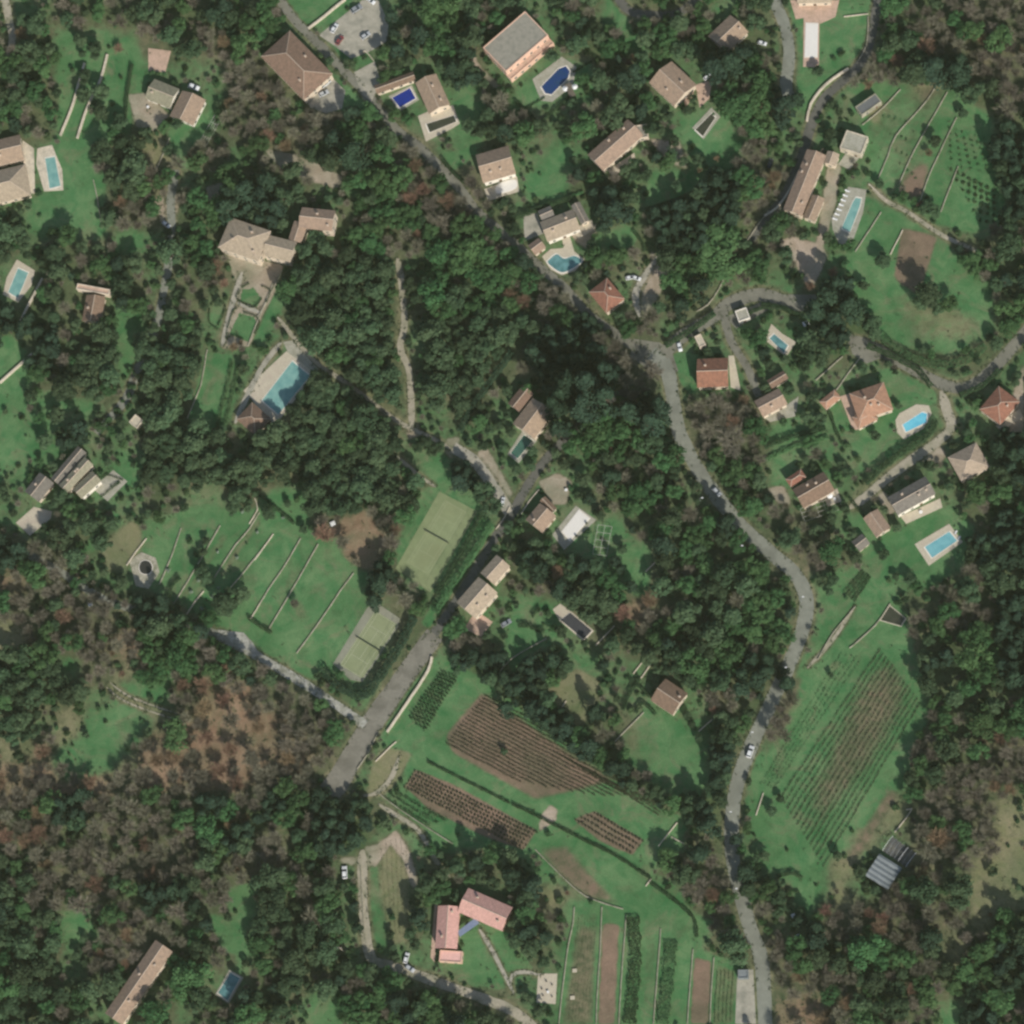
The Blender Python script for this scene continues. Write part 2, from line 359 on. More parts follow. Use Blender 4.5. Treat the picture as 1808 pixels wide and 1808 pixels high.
C('soil', '1620,160 1650,145 1665,160 1620,200', v=.5, soft=2)
C('lawn', '1500,470 1560,380 1660,412 1745,520 1745,590 1690,628 1590,612 1520,560', soft=1.5)
C('dry', '1560,520 1640,520 1740,560 1720,610 1620,600', v=.6, soft=3)
C('soil', '1592,402 1655,418 1622,520 1580,492', soft=1)
C('lawn', '205,565 255,570 260,590 225,670 210,640', soft=.8)
C('gravel', '400,445 500,468 484,520 462,560 440,612 392,615 400,560 415,500', soft=.5)
C('lawn', '428,512 448,508 462,528 453,543 424,532', soft=.3)
C('lawn', '423,552 448,560 455,572 440,605 405,590', soft=.3)
C('lawn', '378,540 396,540 385,582 370,570', soft=.3)
C('lawn', '484,520 500,500 500,540 470,600 445,612', soft=.8, v=.7)
C('lawn', '366,623 410,628 374,775 331,742', soft=.4)
C('lawn', '0,595 20,590 40,620 0,670', soft=.6)
C('lawn', '0,720 60,690 150,740 140,800 60,820 0,810', soft=3, open_=False)
C('lawn', '180,900 210,905 160,980 150,970', soft=1.5, open_=False)
C('dry', '175,965 235,920 255,945 222,995 190,1010', soft=1.2)
C('lawn', '250,940 330,900 420,905 480,900 560,950 650,1020 640,1060 590,1190 540,1200 440,1130 300,1060 270,1040', soft=1.2)
C('dry', '455,912 466,915 420,985 396,1020 382,1018 420,960', v=.7, soft=1)
C('dry', '392,940 410,945 370,1000 330,1060 318,1055 360,985', v=.55, soft=1)
C('dry', '520,990 545,1000 500,1060 480,1050', v=.45, soft=1.5)
C('dry', '575,1000 600,1010 560,1070 540,1060', v=.35, soft=1.5)
C('soil', '512,1060 540,1062 545,1095 522,1100', v=.4, soft=1)
C('lawn', '740,870 790,845 850,900 780,1050 705,1010 700,970', soft=1)
C('lawn', '870,925 885,932 800,1040 760,1110 745,1100 800,1015', soft=.6)
C('litter', '580,930 650,900 680,960 660,1010 640,1000', v=.85, soft=1.2)
C('litter', '200,1100 290,1090 300,1160 210,1200', v=.5, soft=4, open_=False)
C('lawn', '90,1330 180,1275 290,1270 250,1310 180,1370 100,1400', soft=2.5, open_=False, v=.7)
C('lawn', '280,1120 350,1130 340,1190 280,1190', soft=3, open_=False)
C('lawn', '1165,620 1232,625 1228,695 1213,690', soft=.4)
C('lawn', '1010,955 1090,925 1150,980 1135,1055 1090,1030 1045,1005', soft=1)
C('lawn', '885,1150 905,1108 965,1125 908,1192', soft=.7)
C('lawn', '965,1060 1000,1110 960,1140 930,1100', soft=.8, open_=False)
C('dry', '962,1222 1020,1180 1060,1205 1050,1250 1022,1285 970,1240', soft=1.2)
C('lawn', '1100,1300 1140,1262 1190,1270 1238,1312 1235,1425 1160,1385 1105,1340', soft=.8)
C('dry', '1095,1300 1130,1270 1135,1330 1110,1335', v=.6, soft=1.5)
C('lawn', '690,1210 780,1160 860,1200 1010,1330 1190,1440 1235,1430 1150,1545 1000,1480 850,1440 700,1350 680,1300', soft=1)
C('lawn', '960,1480 1100,1520 1150,1560 1235,1620 1230,1680 1310,1700 1310,1808 985,1808 1010,1600 1100,1605', soft=1)
C('soil', '785,1300 850,1222 1010,1332 1085,1378 1000,1400 945,1412 800,1330', v=.75, soft=1)
C('soil', '800,1290 860,1240 930,1290 990,1370 900,1370 800,1320', v=.9, soft=1.5)
C('soil', '716,1390 733,1358 800,1385 947,1466 925,1500 860,1478 760,1430', v=.95, soft=.8)
C('soil', '1012,1447 1050,1432 1136,1483 1116,1510 1060,1485', v=.95, soft=.8)
C('soil', '950,1500 1000,1490 1060,1560 1100,1600 1035,1583 990,1550', v=.6, soft=1.5)
C('soil', '1064,1630 1093,1632 1085,1808 1056,1808', v=.9, soft=.5)
C('soil', '1226,1690 1256,1698 1250,1808 1219,1808', v=.9, soft=.5)
C('soil', '1020,1640 1050,1640 1044,1808 995,1808', v=.6, soft=1)
C('dry', '1264,1700 1298,1712 1298,1808 1258,1808', v=.55, soft=.7)
C('dry', '1140,1640 1160,1645 1150,1808 1132,1808', v=.4, soft=.7)
C('dry', '1020,1610 1055,1610 1048,1808 990,1808', v=.4, soft=.7)
C('lawn', '1560,1010 1600,1110 1630,1190 1640,1270 1570,1400 1440,1535 1380,1530 1345,1500 1320,1430 1330,1340 1370,1330 1450,1120 1500,1050', soft=1.2)
C('soil', '1500,1230 1565,1150 1605,1190 1600,1260 1530,1370 1440,1470 1420,1420', v=.5, soft=4)
C('soil', '1570,1390 1590,1400 1520,1510 1490,1520', v=.5, soft=1)
C('lawn', '1480,955 1560,960 1600,930 1680,900 1720,930 1700,1000 1640,1040 1560,1010', soft=1.5)
C('lawn', '1575,670 1640,660 1655,710 1600,720 1580,690', soft=.6)
C('lawn', '1465,720 1505,700 1510,760 1475,760', soft=.6)
C('lawn', '1500,775 1590,765 1590,790 1520,830', soft=.8)
C('lawn', '640,1480 700,1465 735,1540 728,1640 700,1680 660,1660', v=.3, soft=1)
C('dry', '665,1480 710,1475 735,1540 725,1660 690,1670 670,1580', v=.7, soft=1)
C('lawn', '365,1610 420,1630 425,1670 400,1685 380,1650', soft=1)
C('lawn', '400,1570 445,1560 450,1620 425,1620', soft=1)
C('lawn', '125,1635 160,1635 195,1680 150,1660', soft=1)
C('lawn', '545,1780 585,1775 590,1808 540,1808', soft=.8)
C('lawn', '820,1640 905,1650 945,1720 905,1745 830,1740 815,1700', soft=.8)
C('dark', '1145,375 1305,345 1330,400 1260,440 1150,440', soft=2, open_=False)  # shade of the tall trees painted into the ground cover as a dark patch
C('litter', '250,1290 400,1250 560,1330 540,1380 400,1370 250,1400', v=.6, soft=5, open_=False)
C('litter', '0,1370 120,1380 170,1400 100,1430 0,1420', v=.6, soft=3, open_=False)
# gravel and beaten earth
for s in ('462,262 512,270 560,288 605,312 598,335 556,322 500,302', '363,330 392,322 390,352 370,360', '272,350 318,345 310,400 286,398',
          '1375,425 1400,418 1450,432 1462,450 1440,500 1425,505 1400,460 1380,445',
          '1462,285 1485,290 1475,365 1455,430 1440,440 1448,380', '790,775 812,770 812,800 795,810 780,790', '950,850 985,835 1010,850 1000,890 975,890',
          '383,1112 430,1118 448,1140 455,1152 430,1150 395,1130', '1615,812 1658,772 1670,806 1650,828', '1352,862 1385,858 1398,892 1375,890',
          '1545,872 1562,865 1585,900 1570,910', '1150,440 1180,480 1165,520 1140,560 1125,540 1140,500', '1000,400 1060,395 1040,440 1020,430',
          '645,1495 668,1490 700,1465 722,1500 740,1560 728,1570 712,1520 690,1490 664,1530 640,1528', '600,1515 650,1512 648,1530 605,1525',
          '955,1440 972,1420 985,1430 982,1448 950,1470', '828,80 850,120 900,165 880,165 830,110', '1215,300 1180,285 1145,245 1200,250', '225,165 262,165 300,205 270,232 240,225', '1780,780 1808,770 1808,640 1790,690',
          '640,700 640,700 641,701', '840,800 860,790 905,870 895,900 880,880', '712,752 740,745 745,770 722,775'):
    C('gravel', s, soft=.8, v=.9)
for s in ('660,1340 690,1320 730,1330 700,1380 670,1400 650,1395',): C('dry', s, soft=1)
# ------------------------------------------------------------ roads, lanes and tracks
EDGES = []
def asphalt(name, col, stain, sc=.5):
    return mat(name, col, .14, sc, .92, .12, stain=stain)
M_ROAD = asphalt('asphalt_worn', (.23, .235, .19), (.17, .175, .14)); M_ROADD = asphalt('asphalt_dark', (.13, .125, .105), (.095, .095, .08))
M_LANE = asphalt('lane_tarmac', (.20, .192, .15), (.145, .14, .108)); M_TRACK = asphalt('track_earth', (.36, .32, .24), (.24, .23, .155), .8)
M_ROADB = asphalt('asphalt_brown', (.215, .20, .16), (.15, .14, .11), .8); M_WGR = mat('gravel_white', (.36, .35, .30), .3, 1.0, .95, .3, stain=(.19, .19, .14))
M_GRAV = mat('gravel_pale', (.37, .34, .27), .15, 1.2, .95, .3, stain=(.25, .24, .19))
def road(name, pts, w, m, z, edge='dry', block=True, end_w=None, bw=1.0):
    P = smooth_line([at(a, b) for a, b in pts], 1.6); n = len(P); z = .02 + z * .36; jj = .035 if name == 'road' else .06
    ww = [(w + ((end_w or w) - w) * i / (n - 1)) * (1 + jj * math.sin(i * .37) + rnd.uniform(-jj, jj)) * (1 if name in ('road', 'lane') else min(1, .35 + .2 * min(i, n - 1 - i))) for i in range(n)]
    L, Rr = ribbon_poly(P, ww); k = n
    EDGES.append((L, Rr, name))
    cover(edge, *[ribbon_poly(P, [a + 2.2 for a in ww])[0] + ribbon_poly(P, [a + 2.2 for a in ww])[1][::-1]], v=.6, soft=.9, px=False, open_=False)
    cover('gravel', L + Rr[::-1], v=.6, soft=.5, px=False, open_=block)
    if block:
        Lb, Rb = ribbon_poly(P, [a * bw for a in ww]); r = ras(Lb + Rb[::-1])
        if r: BLOCK[r[0]] |= r[1]
    V = [(x, y, z) for x, y in L] + [(x, y, z + .01) for x, y in P] + [(x, y, z) for x, y in Rr]
    F = [(n + i, n + i + 1, i + 1, i) for i in range(n - 1)] + [(2 * n + i, 2 * n + i + 1, n + i + 1, n + i) for i in range(n - 1)]
    o = obj(name, V, F, m); tag(o, kind='structure'); return o
road('road', [(480, -20), (520, 35), (560, 75), (600, 118), (640, 158), (700, 229), (743, 262), (806, 326), (840, 370), (908, 430), (960, 477), (1000, 512), (1040, 556), (1090, 592), (1130, 618), (1165, 632)], 3.6, M_LANE, .040, bw=.25)
road('road', [(1150, 622), (1172, 640), (1183, 672), (1190, 715), (1200, 765), (1230, 825), (1268, 880), (1315, 935), (1365, 980), (1405, 1015), (1424, 1060), (1416, 1115), (1390, 1180), (1362, 1240), (1325, 1320), (1303, 1380), (1293, 1440), (1293, 1510), (1306, 1570), (1325, 1640), (1345, 1700), (1352, 1830)], 5.3, M_ROAD, .052)
road('road', [(1170, 625), (1210, 590), (1262, 558), (1290, 535), (1345, 520), (1400, 540)], 5.2, M_LANE, .064)
road('road', [(1500, 600), (1540, 612), (1600, 645), (1662, 678), (1710, 682), (1762, 642), (1820, 575)], 4.4, M_LANE, .076)
road('lane', [(1355, -20), (1380, 30), (1391, 70), (1393, 105), (1388, 150), (1395, 175)], 4.6, M_ROAD, .088)
road('lane', [(1555, -20), (1545, 30), (1535, 80), (1515, 118), (1480, 150), (1452, 178), (1432, 222), (1420, 262), (1402, 310), (1382, 352), (1350, 390), (1325, 425)], 3.6, M_ROADD, .100, bw=.5)
road('road', [(1110, 690), (1060, 715), (1010, 765), (965, 810), (930, 860), (905, 905), (868, 960), (830, 1022), (790, 1085), (755, 1135)], 3.6, M_ROADD, .112, bw=.3)
road('road', [(768, 1120), (735, 1165), (700, 1215), (655, 1280), (628, 1325), (600, 1375), (580, 1400)], 7.2, M_ROADB, .124, end_w=9.0)
road('lane', [(800, 790), (835, 812), (862, 845), (888, 885), (900, 905)], 4.2, M_GRAV, .136)
road('lane', [(0, 955), (90, 1000), (180, 1056), (260, 1082), (330, 1100), (385, 1122)], 3.0, M_ROAD, .148, block=False)
road('lane', [(384, 1121), (440, 1150), (500, 1185), (560, 1222), (645, 1280)], 3.4, M_WGR, .154, bw=.9)
road('path', [(415, 748), (440, 692), (465, 645), (497, 604)], 2.2, M_GRAV, .340)
road('lane', [(310, 300), (302, 350), (303, 400), (300, 450), (288, 520), (280, 560), (262, 610), (240, 660), (222, 705), (170, 765)], 3.4, M_ROAD, .160, block=False)
road('lane', [(1275, 540), (1290, 600), (1320, 650), (1340, 700)], 3.0, M_LANE, .172)
road('track', [(1662, 690), (1672, 725), (1680, 752), (1660, 776), (1610, 812), (1560, 850), (1525, 880), (1500, 897)], 3.6, M_TRACK, .184)
road('track', [(640, 1500), (640, 1560), (643, 1620), (655, 1690), (690, 1705), (760, 1730), (850, 1762), (910, 1788), (960, 1830)], 3.6, M_TRACK, .196)
road('track', [(702, 455), (710, 510), (714, 572), (707, 615), (722, 653), (726, 705), (727, 757)], 2.6, M_TRACK, .208, block=True)
road('path', [(490, 560), (553, 635), (620, 682), (700, 742), (727, 757), (760, 772), (800, 795)], 1.6, M_TRACK, .220)
road('path', [(188, 1213), (215, 1235), (260, 1254), (310, 1270)], .7, M_TRACK, .090)
road('path', [(193, 1204), (222, 1226), (265, 1244), (316, 1261)], .7, M_TRACK, .092)
road('path', [(1534, 325), (1567, 356), (1602, 374), (1663, 415), (1717, 440), (1742, 458)], 1.6, M_TRACK, .232)
road('path', [(668, 1420), (700, 1440), (740, 1468), (770, 1520), (795, 1550)], 1.7, M_TRACK, .244)
road('path', [(705, 1335), (690, 1375), (665, 1400), (640, 1405)], 1.8, M_TRACK, .256)
road('path', [(846, 1640), (870, 1680), (908, 1755)], 1.4, M_GRAV, .268)
road('path', [(900, 1745), (905, 1722), (925, 1716), (955, 1722)], 1.4, M_GRAV, .280)
road('path', [(428, 480), (408, 545), (392, 612)], 2.2, M_GRAV, .292)
road('path', [(420, 535), (460, 553)], 2.2, M_GRAV, .298)
road('path', [(700, 805), (740, 840), (770, 860)], 1.4, M_TRACK, .304)
road('path', [(1425, 1180), (1470, 1130), (1510, 1070)], 1.3, M_TRACK, .310)
road('path', [(1080, -20), (1110, 18), (1150, 26), (1200, 22), (1250, -20)], 3.4, M_ROADD, .316)
road('path', [(5, -20), (15, 30), (22, 70), (12, 100)], 3.0, M_TRACK, .322)
road('path', [(1130, 560), (1122, 520), (1140, 485), (1165, 450)], 2.6, M_GRAV, .328)
road('lane', [(1295, 270), (1345, 235)], .5, M_TRACK, .334) if False else None
# paved and gravel yards
def sheet(name, s, m, z, block=True, open_=True):
    P = [tuple(map(float, p.split(','))) for p in s.split()] if isinstance(s, str) else s
    Pw = W(P); mb = MB().prism(Pw, 0.0, z); o = mb.build(name, m); tag(o, kind='structure')
    r = ras(Pw)
    if r:
        if block: BLOCK[r[0]] |= r[1]
        OPEN[r[0]] |= r[1]
    return o
for s, m, z in (('384,1112 430,1117 446,1134 456,1152 432,1152 395,1130', M_WGR, .157), ('500,604 516,601 562,652 554,661 508,621', M_DECKG, .07), ('563,62 600,32 640,0 668,0 686,40 684,72 655,90 620,104 592,82', M_GRAV, .045), ('541,176 585,136 610,160 604,192 575,200 548,190', M_GRAV, .048),
                ('625,128 662,108 672,145 656,180 638,165', M_GRAV, .051), ('1165,605 1186,620 1198,655 1178,668 1150,655 1112,630 1118,598', M_LANE, .024),
                ('1495,590 1540,600 1560,630 1530,642 1505,625', M_LANE, .062), ('924,380 946,368 960,412 926,426', M_GRAV, .054),
                ('1302,1712 1330,1712 1335,1808 1298,1808', M_GRAV, .042), ('1228,150 1258,140 1252,175 1235,190', M_DECKP, .06), ('262,85 302,90 292,128 262,125', M_DECKP, .06),
                ('1280,560 1330,540 1370,520 1440,520 1450,545 1420,550 1360,545 1300,580', M_LANE, .036)):
    sheet('yard', s, m, z)
# ------------------------------------------------------------ houses
def win_meshes():
    g = MB().box(0, 0, 0, .95, .07, 1.25); fr = MB()
    for a in (-.55, .55): fr.box(a, 0, 0, .12, .12, 1.5)
    for a in (-.69, .69): fr.box(0, 0, a, .98, .12, .12)
    fr.box(0, 0, 0, .06, .11, 1.26)
    d = MB().box(0, 0, 0, 1.05, .08, 2.15); df = MB()
    for a in (-.6, .6): df.box(a, 0, .05, .14, .13, 2.3)
    df.box(0, 0, 1.15, 1.06, .13, .12)
    k = MB().box(.4, -.07, 0, .05, .08, .14)
    return [mesh(n, b.V, b.F, m) for n, b, m in (('window', g, M_GLASS), ('frame', fr, M_FRAME), ('door', d, M_DOOR), ('frame', df, M_FRAME), ('handle', k, M_DARK))]
WG, WF, DG, DF, DK = win_meshes()
def wing(root, ox, oy, c4, h, kind='gable', roof='tan', wall=None, pitch=.44, over=.45, chim=1, wins=True, door=False, seed=0, ridge_short=False):
    rr = random.Random(seed)
    P = W(c4, h); cx, cy, a, L, Wd = fit_rect(P)
    if ridge_short: a += math.pi / 2; L, Wd = Wd, L
    r_ = ras([(cx + math.cos(a) * u * (L / 2 + .6) - math.sin(a) * v * (Wd / 2 + .6), cy + math.sin(a) * u * (L / 2 + .6) + math.cos(a) * v * (Wd / 2 + .6)) for u, v in ((-1, -1), (1, -1), (1, 1), (-1, 1))])
    if r_: BLOCK[r_[0]] |= r_[1]; OPEN[r_[0]] |= r_[1]
    ca, sa = math.cos(a), math.sin(a)
    T = lambda u, v, z: (cx + ca * u - sa * v - ox, cy + sa * u + ca * v - oy, z)
    wall = wall or M_WALL
    l2, w2 = L / 2 - over, Wd / 2 - over; rise = pitch * Wd / 2; off = .02 * (seed % 5)
    h = h + off; hw = h + pitch * over - .12
    mb = MB()
    if kind in ('flat', 'terrace'):
        l2, w2 = L / 2 - .05, Wd / 2 - .05
        V = [T(u, v, z) for z in (0, h) for u, v in ((-l2, -w2), (l2, -w2), (l2, w2), (-l2, w2))]
        mb.add(V, [(3, 2, 1, 0), (4, 5, 6, 7)] + [(i, (i + 1) % 4, 4 + (i + 1) % 4, 4 + i) for i in range(4)])
        obj('wall', mb.V, mb.F, wall, root)
        rm = MB(); i1, i2 = l2 - .35, w2 - .35
        rm.add([T(u, v, z) for z in (h + .004, h + .08) for u, v in ((-i1, -i2), (i1, -i2), (i1, i2), (-i1, i2))], [(3, 2, 1, 0), (4, 5, 6, 7)] + [(i, (i + 1) % 4, 4 + (i + 1) % 4, 4 + i) for i in range(4)])
        ro = obj('roof', rm.V, rm.F, roof if not isinstance(roof, str) else M_FLAT, root)
        pm = MB()
        for u0, v0, su, sv in ((0, w2 - .17, 2 * l2, .34), (0, -w2 + .17, 2 * l2, .34), (l2 - .17, 0, .34, 2 * w2 - .68), (-l2 + .17, 0, .34, 2 * w2 - .68)):
            q = T(u0, v0, 0); pm.box(q[0], q[1], h + .2, su, sv, .4, a)
        obj('parapet', pm.V, pm.F, wall, ro)
    else:
        ri = rise - .14
        if kind == 'gable':
            e = l2
            V = [T(-l2, -w2, 0), T(l2, -w2, 0), T(l2, w2, 0), T(-l2, w2, 0), T(-l2, -w2, hw), T(l2, -w2, hw), T(l2, w2, hw), T(-l2, w2, hw), T(-l2, 0, h + ri), T(l2, 0, h + ri)]
            F = [(3, 2, 1, 0), (0, 1, 5, 4), (2, 3, 7, 6), (1, 2, 6, 9, 5), (3, 0, 4, 8, 7), (4, 5, 9, 8), (6, 7, 8, 9)]
        else:
            V = [T(u, v, z) for z in (0, hw) for u, v in ((-l2, -w2), (l2, -w2), (l2, w2), (-l2, w2))]
            F = [(3, 2, 1, 0), (4, 5, 6, 7)] + [(i, (i + 1) % 4, 4 + (i + 1) % 4, 4 + i) for i in range(4)]
        obj('wall', V, F, wall, root)
        L2, W2 = L / 2, Wd / 2; rx = L2 if kind == 'gable' else max(.05, L2 - W2)
        top = [(-L2, -W2, h), (L2, -W2, h), (L2, W2, h), (-L2, W2, h), (-rx, 0, h + rise), (rx, 0, h + rise)]
        # separate faces for clean UVs
        V = []; F = []; U = []
        def face(idx, dz, flip=False):
            k = len(V)
            for i in idx:
                u, v, z = top[i]; V.append(T(u, v, z + dz)); U.append((u, v) if kind == 'gable' or idx in ((0, 1, 5, 4), (2, 3, 4, 5)) else (v, u))
            F.append(tuple(range(k, k + len(idx)))[::-1 if flip else 1])
        fs = [(0, 1, 5, 4), (2, 3, 4, 5)] + ([(1, 2, 5), (3, 0, 4)] if kind == 'hip' else [])
        for f in fs: face(f, .10)
        for f in fs: face(f, -.06, True)
        k = len(V)
        for u, v, z in top: V.append(T(u, v, z + .10)); V.append(T(u, v, z - .06)); U += [(0, 0), (0, 0)]
        rim = [0, 1, 2, 3] if kind == 'hip' else [0, 1, 5, 2, 3, 4]
        for i in range(len(rim)):
            p, q = rim[i], rim[(i + 1) % len(rim)]; F.append((k + 2 * p + 1, k + 2 * q + 1, k + 2 * q, k + 2 * p))
        ro = obj('roof', V, F, TILE[roof], root, uv=U)
        rm = MB(); rm.tube(T(-rx, 0, h + rise + .08), T(rx, 0, h + rise + .08), .15, .15, 8)
        if kind == 'hip':
            for u, v in ((-1, -1), (1, -1), (1, 1), (-1, 1)): rm.tube(T(u * L2 * .99, v * W2 * .99, h + .1), T(u * rx, 0, h + rise + .06), .11, .11, 6)
        obj('ridge_tiles', rm.V, rm.F, M_CHIM, ro)
        for i in range(chim + (1 if chim and L > 13 else 0)):
            u = rr.uniform(-.38, .38) * L; v = rr.choice((-1, 1)) * rr.uniform(.12, .3) * Wd; q = T(u, v, 0)
            zt = h + rise * (1 - abs(v) / (Wd / 2)); cm = MB().box(q[0], q[1], zt + .35, .75, .55, 1.3, a)
            cm.box(q[0], q[1], zt + 1.05, .95, .75, .1, a); cm.box(q[0], q[1], zt + 1.21, .5, .35, .22, a)
            obj('chimney', cm.V, cm.F, M_CHIM, ro)
    if wins:
        lv = [1.5] + ([4.2] if h > 5 else [])
        first = door
        for (n_, fx, fy, ang, ln) in ((1, 0, -w2, 0, L), (1, l2, 0, math.pi / 2, Wd), (1, 0, w2, math.pi, L), (1, -l2, 0, -math.pi / 2, Wd)):
            k = max(1, int(ln / 3.6))
            for z in lv:
                for i in range(k):
                    t = (i + .5) / k - .5; t *= (ln - 2 * over)
                    u, v = (t if fx == 0 else fx, t if fy == 0 else fy)
                    if fx == 0 and fy == 0: continue
                    q = T(u, v, z)
                    if first and z < 2 and i == k // 2 and fy < 0:
                        d = link(bpy.data.objects.new('door', DG), root); d.location = (q[0], q[1], 1.09); d.rotation_euler = (0, 0, a + ang)
                        for nm, me in (('frame', DF), ('handle', DK)): link(bpy.data.objects.new(nm, me), d)
                        first = False; continue
                    d = link(bpy.data.objects.new('window', WG), root); d.location = q; d.rotation_euler = (0, 0, a + ang)
                    link(bpy.data.objects.new('frame', WF), d)
def PP(s): return [tuple(map(float, p.split(','))) for p in s.split()]
NH = [0]
def house(name, label, cat, land, wings, group=None):
    pts = [p for w_ in wings for p in PP(w_[0])]; mx = sum(p[0] for p in pts) / len(pts); my = sum(p[1] for p in pts) / len(pts)
    x, y = at(mx, my); r = empty(name, x, y); tag(r, label, cat, group); NH[0] += 1
    for i, w_ in enumerate(wings):
        kw = dict(w_[2]) if len(w_) > 2 else {}
        kw.setdefault('door', i == 0); kw.setdefault('chim', 1 if i == 0 else 0)
        wing(r, x, y, PP(w_[0]), w_[1], seed=NH[0] * 7 + i, **kw)
    if land: LAND.append((mx, my, land))
    return r
d = dict
house('house', 'pink-tiled bungalow cut by the left edge of the photo', 'house', 'left-edge bungalow', [('-25,250 35,240 44,282 -15,296', 3.4, d(roof='tan')), ('-30,305 42,293 58,345 -20,362', 3.6, d(roof='pale', kind='hip'))])
house('house', 'pale olive-roofed house with two wings and a cluttered terrace', 'house', 'olive-roofed house', [('272,141 316,155 300,196 258,170', 3.2, d(roof='olive', wall=M_WALLW)), ('322,160 362,176 342,224 300,204', 3.3, d(roof='tan', wall=M_WALLW, chim=0))])
house('house', 'large brown hip-roofed building beside a small grey parking court', 'house', 'big brown-roofed building', [('465,97 511,53 585,128 535,183', 5.2, d(roof='brown', kind='hip', chim=1))])
house('house', 'stepped tan-roofed villa with brown side wing by the blue pool cover', 'house', 'stepped tan villa', [('735,146 766,132 800,185 755,200', 4.2, d(roof='tan')), ('662,150 728,128 736,140 664,168', 3.0, d(roof='brown', chim=0))])
house('mansion', 'large flat-roofed peach villa with a recessed grey roof terrace', 'villa', 'flat-roofed villa', [('853,84 927,20 968,62 893,128', 6.6, d(kind='flat', wall=M_WALLP)), ('893,131 968,66 978,76 902,142', 3.0, d(kind='flat', wall=M_WALLP, roof=M_DECKP))])
house('house', 'tan gabled house above the oval white pool cover', 'house', 'tan house with terrace', [('840,271 897,260 912,304 853,326', 4.4, d(roof='tan', wall=M_WALLW))])
house('mansion', 'long beige country mansion of stepped tiled wings above the formal garden', 'mansion', 'country mansion', [('386,436 406,385 480,407 455,463', 7.4, d(roof='pale', kind='hip', chim=2)), ('475,415 526,428 512,462 463,452', 6.4, d(roof='pale')), ('517,388 544,397 531,430 512,424', 5.6, d(roof='tan', chim=0)), ('522,362 598,376 580,411 540,400', 7.2, d(roof='tan', chim=1))])
house('house', 'gabled red-brown house at the top beside a tall dark tree', 'house', 'top right gabled house', [('1245,64 1290,31 1325,56 1283,90', 3.6, d(roof='tan'))])
house('house', 'square brown house with a dusty pink south slope and small courtyard', 'house', 'square brown house', [('1150,146 1187,104 1224,150 1191,192', 4.0, d(roof='tan', ridge_short=False))])
house('house', 'long orange-brown gabled house with a white ruined-edge terrace', 'house', 'long orange-brown house', [('1040,273 1108,209 1134,238 1064,305', 4.2, d(roof='tan')), ('1114,214 1140,230 1147,239 1128,247', 3.0, d(kind='flat', chim=0))])
house('house', 'grey and beige rambling house above the freeform teal pool', 'house', 'rambling grey house', [('958,393 1009,368 1027,404 963,429', 4.0, d(roof='pale', wall=M_WALLW)), ('1008,363 1023,357 1042,389 1026,397', 3.6, d(roof='grey', chim=0)), ('950,373 972,363 980,382 957,393', 3.2, d(roof='grey', chim=0))])
house('outbuilding', 'small beige tiled annex beside the freeform teal pool', 'annex', 'small beige annex', [('932,434 951,420 964,437 945,451', 2.8, d(roof='tan', chim=0))])
house('farmhouse', 'long winding stone farmhouse with terracotta-grey roofs beside the walled lane', 'farmhouse', 'winding farmhouse', [('1423,265 1457,272 1416,388 1386,366', 5.2, d(roof='tan', chim=2)), ('1436,345 1460,352 1437,386 1414,388', 3.8, d(roof='tan', chim=0)), ('1462,268 1484,272 1474,292 1452,288', 4.4, d(roof='pale', chim=0))])
house('outbuilding', 'flat grey slab-roofed barn at the upper end of the winding farmhouse', 'barn', 'flat slab barn', [('1495,230 1534,242 1520,272 1482,262', 4.4, d(kind='flat', wall=M_STONEP, roof=M_DECKG))])
house('outbuilding', 'plain grey shed roof beside the lawn terraces at top right', 'shed', 'plain grey shed', [('1509,188 1546,166 1556,178 1522,206', 3.0, d(kind='flat', roof=mat('felt_grey', (.14, .145, .14), .1, 1, .9, .1), wall=M_STONE))])
house('house', 'small T-shaped house with a pale front terrace wall among trees', 'house', 'small T-shaped house', [('149,519 188,526 176,570 149,567', 3.2, d(roof='brown')), ('136,500 195,512 192,522 136,510', 3.4, d(kind='flat', chim=0, roof=M_DECKP, wall=M_WALL))])
house('pool_house', 'brown-roofed pool house at the lower end of the longest pool', 'pool house', 'brown pool house', [('424,738 443,708 477,738 449,776', 3.0, d(roof='brown', kind='hip', chim=0))])
house('house', 'grey-tan double-winged house with a small parterre terrace', 'house', 'double-winged house', [('104,857 149,808 166,820 119,870', 4.6, d(roof='olive', chim=2)), ('127,862 164,832 178,848 145,882', 4.0, d(roof='olive', chim=0, wall=M_WALLW)), ('92,845 137,786 152,800 104,858', 3.4, d(roof='grey', chim=0))])
house('house', 'narrow grey-tiled cottage behind a cream patio at far left', 'cottage', 'grey-tiled cottage', [('40,868 71,838 98,852 69,884', 3.4, d(roof='grey'))])
house('outbuilding', 'tiny stone hut with pale roof beside the woodland lane', 'hut', 'tiny stone hut', [('226,745 240,733 254,742 242,756', 2.4, d(kind='flat', chim=0, wins=False, wall=M_STONEP, roof=M_DECK))])
house('house', 'dark red-brown hipped house near two white parked cars', 'house', 'dark red-brown house', [('1037,512 1073,495 1103,524 1072,556', 4.2, d(roof='red', kind='hip'))])
house('house', 'brick-red gabled house with a cream terrace on its right', 'house', 'brick-red house', [('1231,633 1284,633 1288,683 1231,684', 4.6, d(roof='red'))])
house('outbuilding', 'small flat pale-roofed garage behind the brick-red house', 'garage', 'flat pale garage', [('1226,594 1237,590 1247,608 1235,615', 2.8, d(kind='flat', chim=0, wall=M_WALL, roof=M_DECK))])
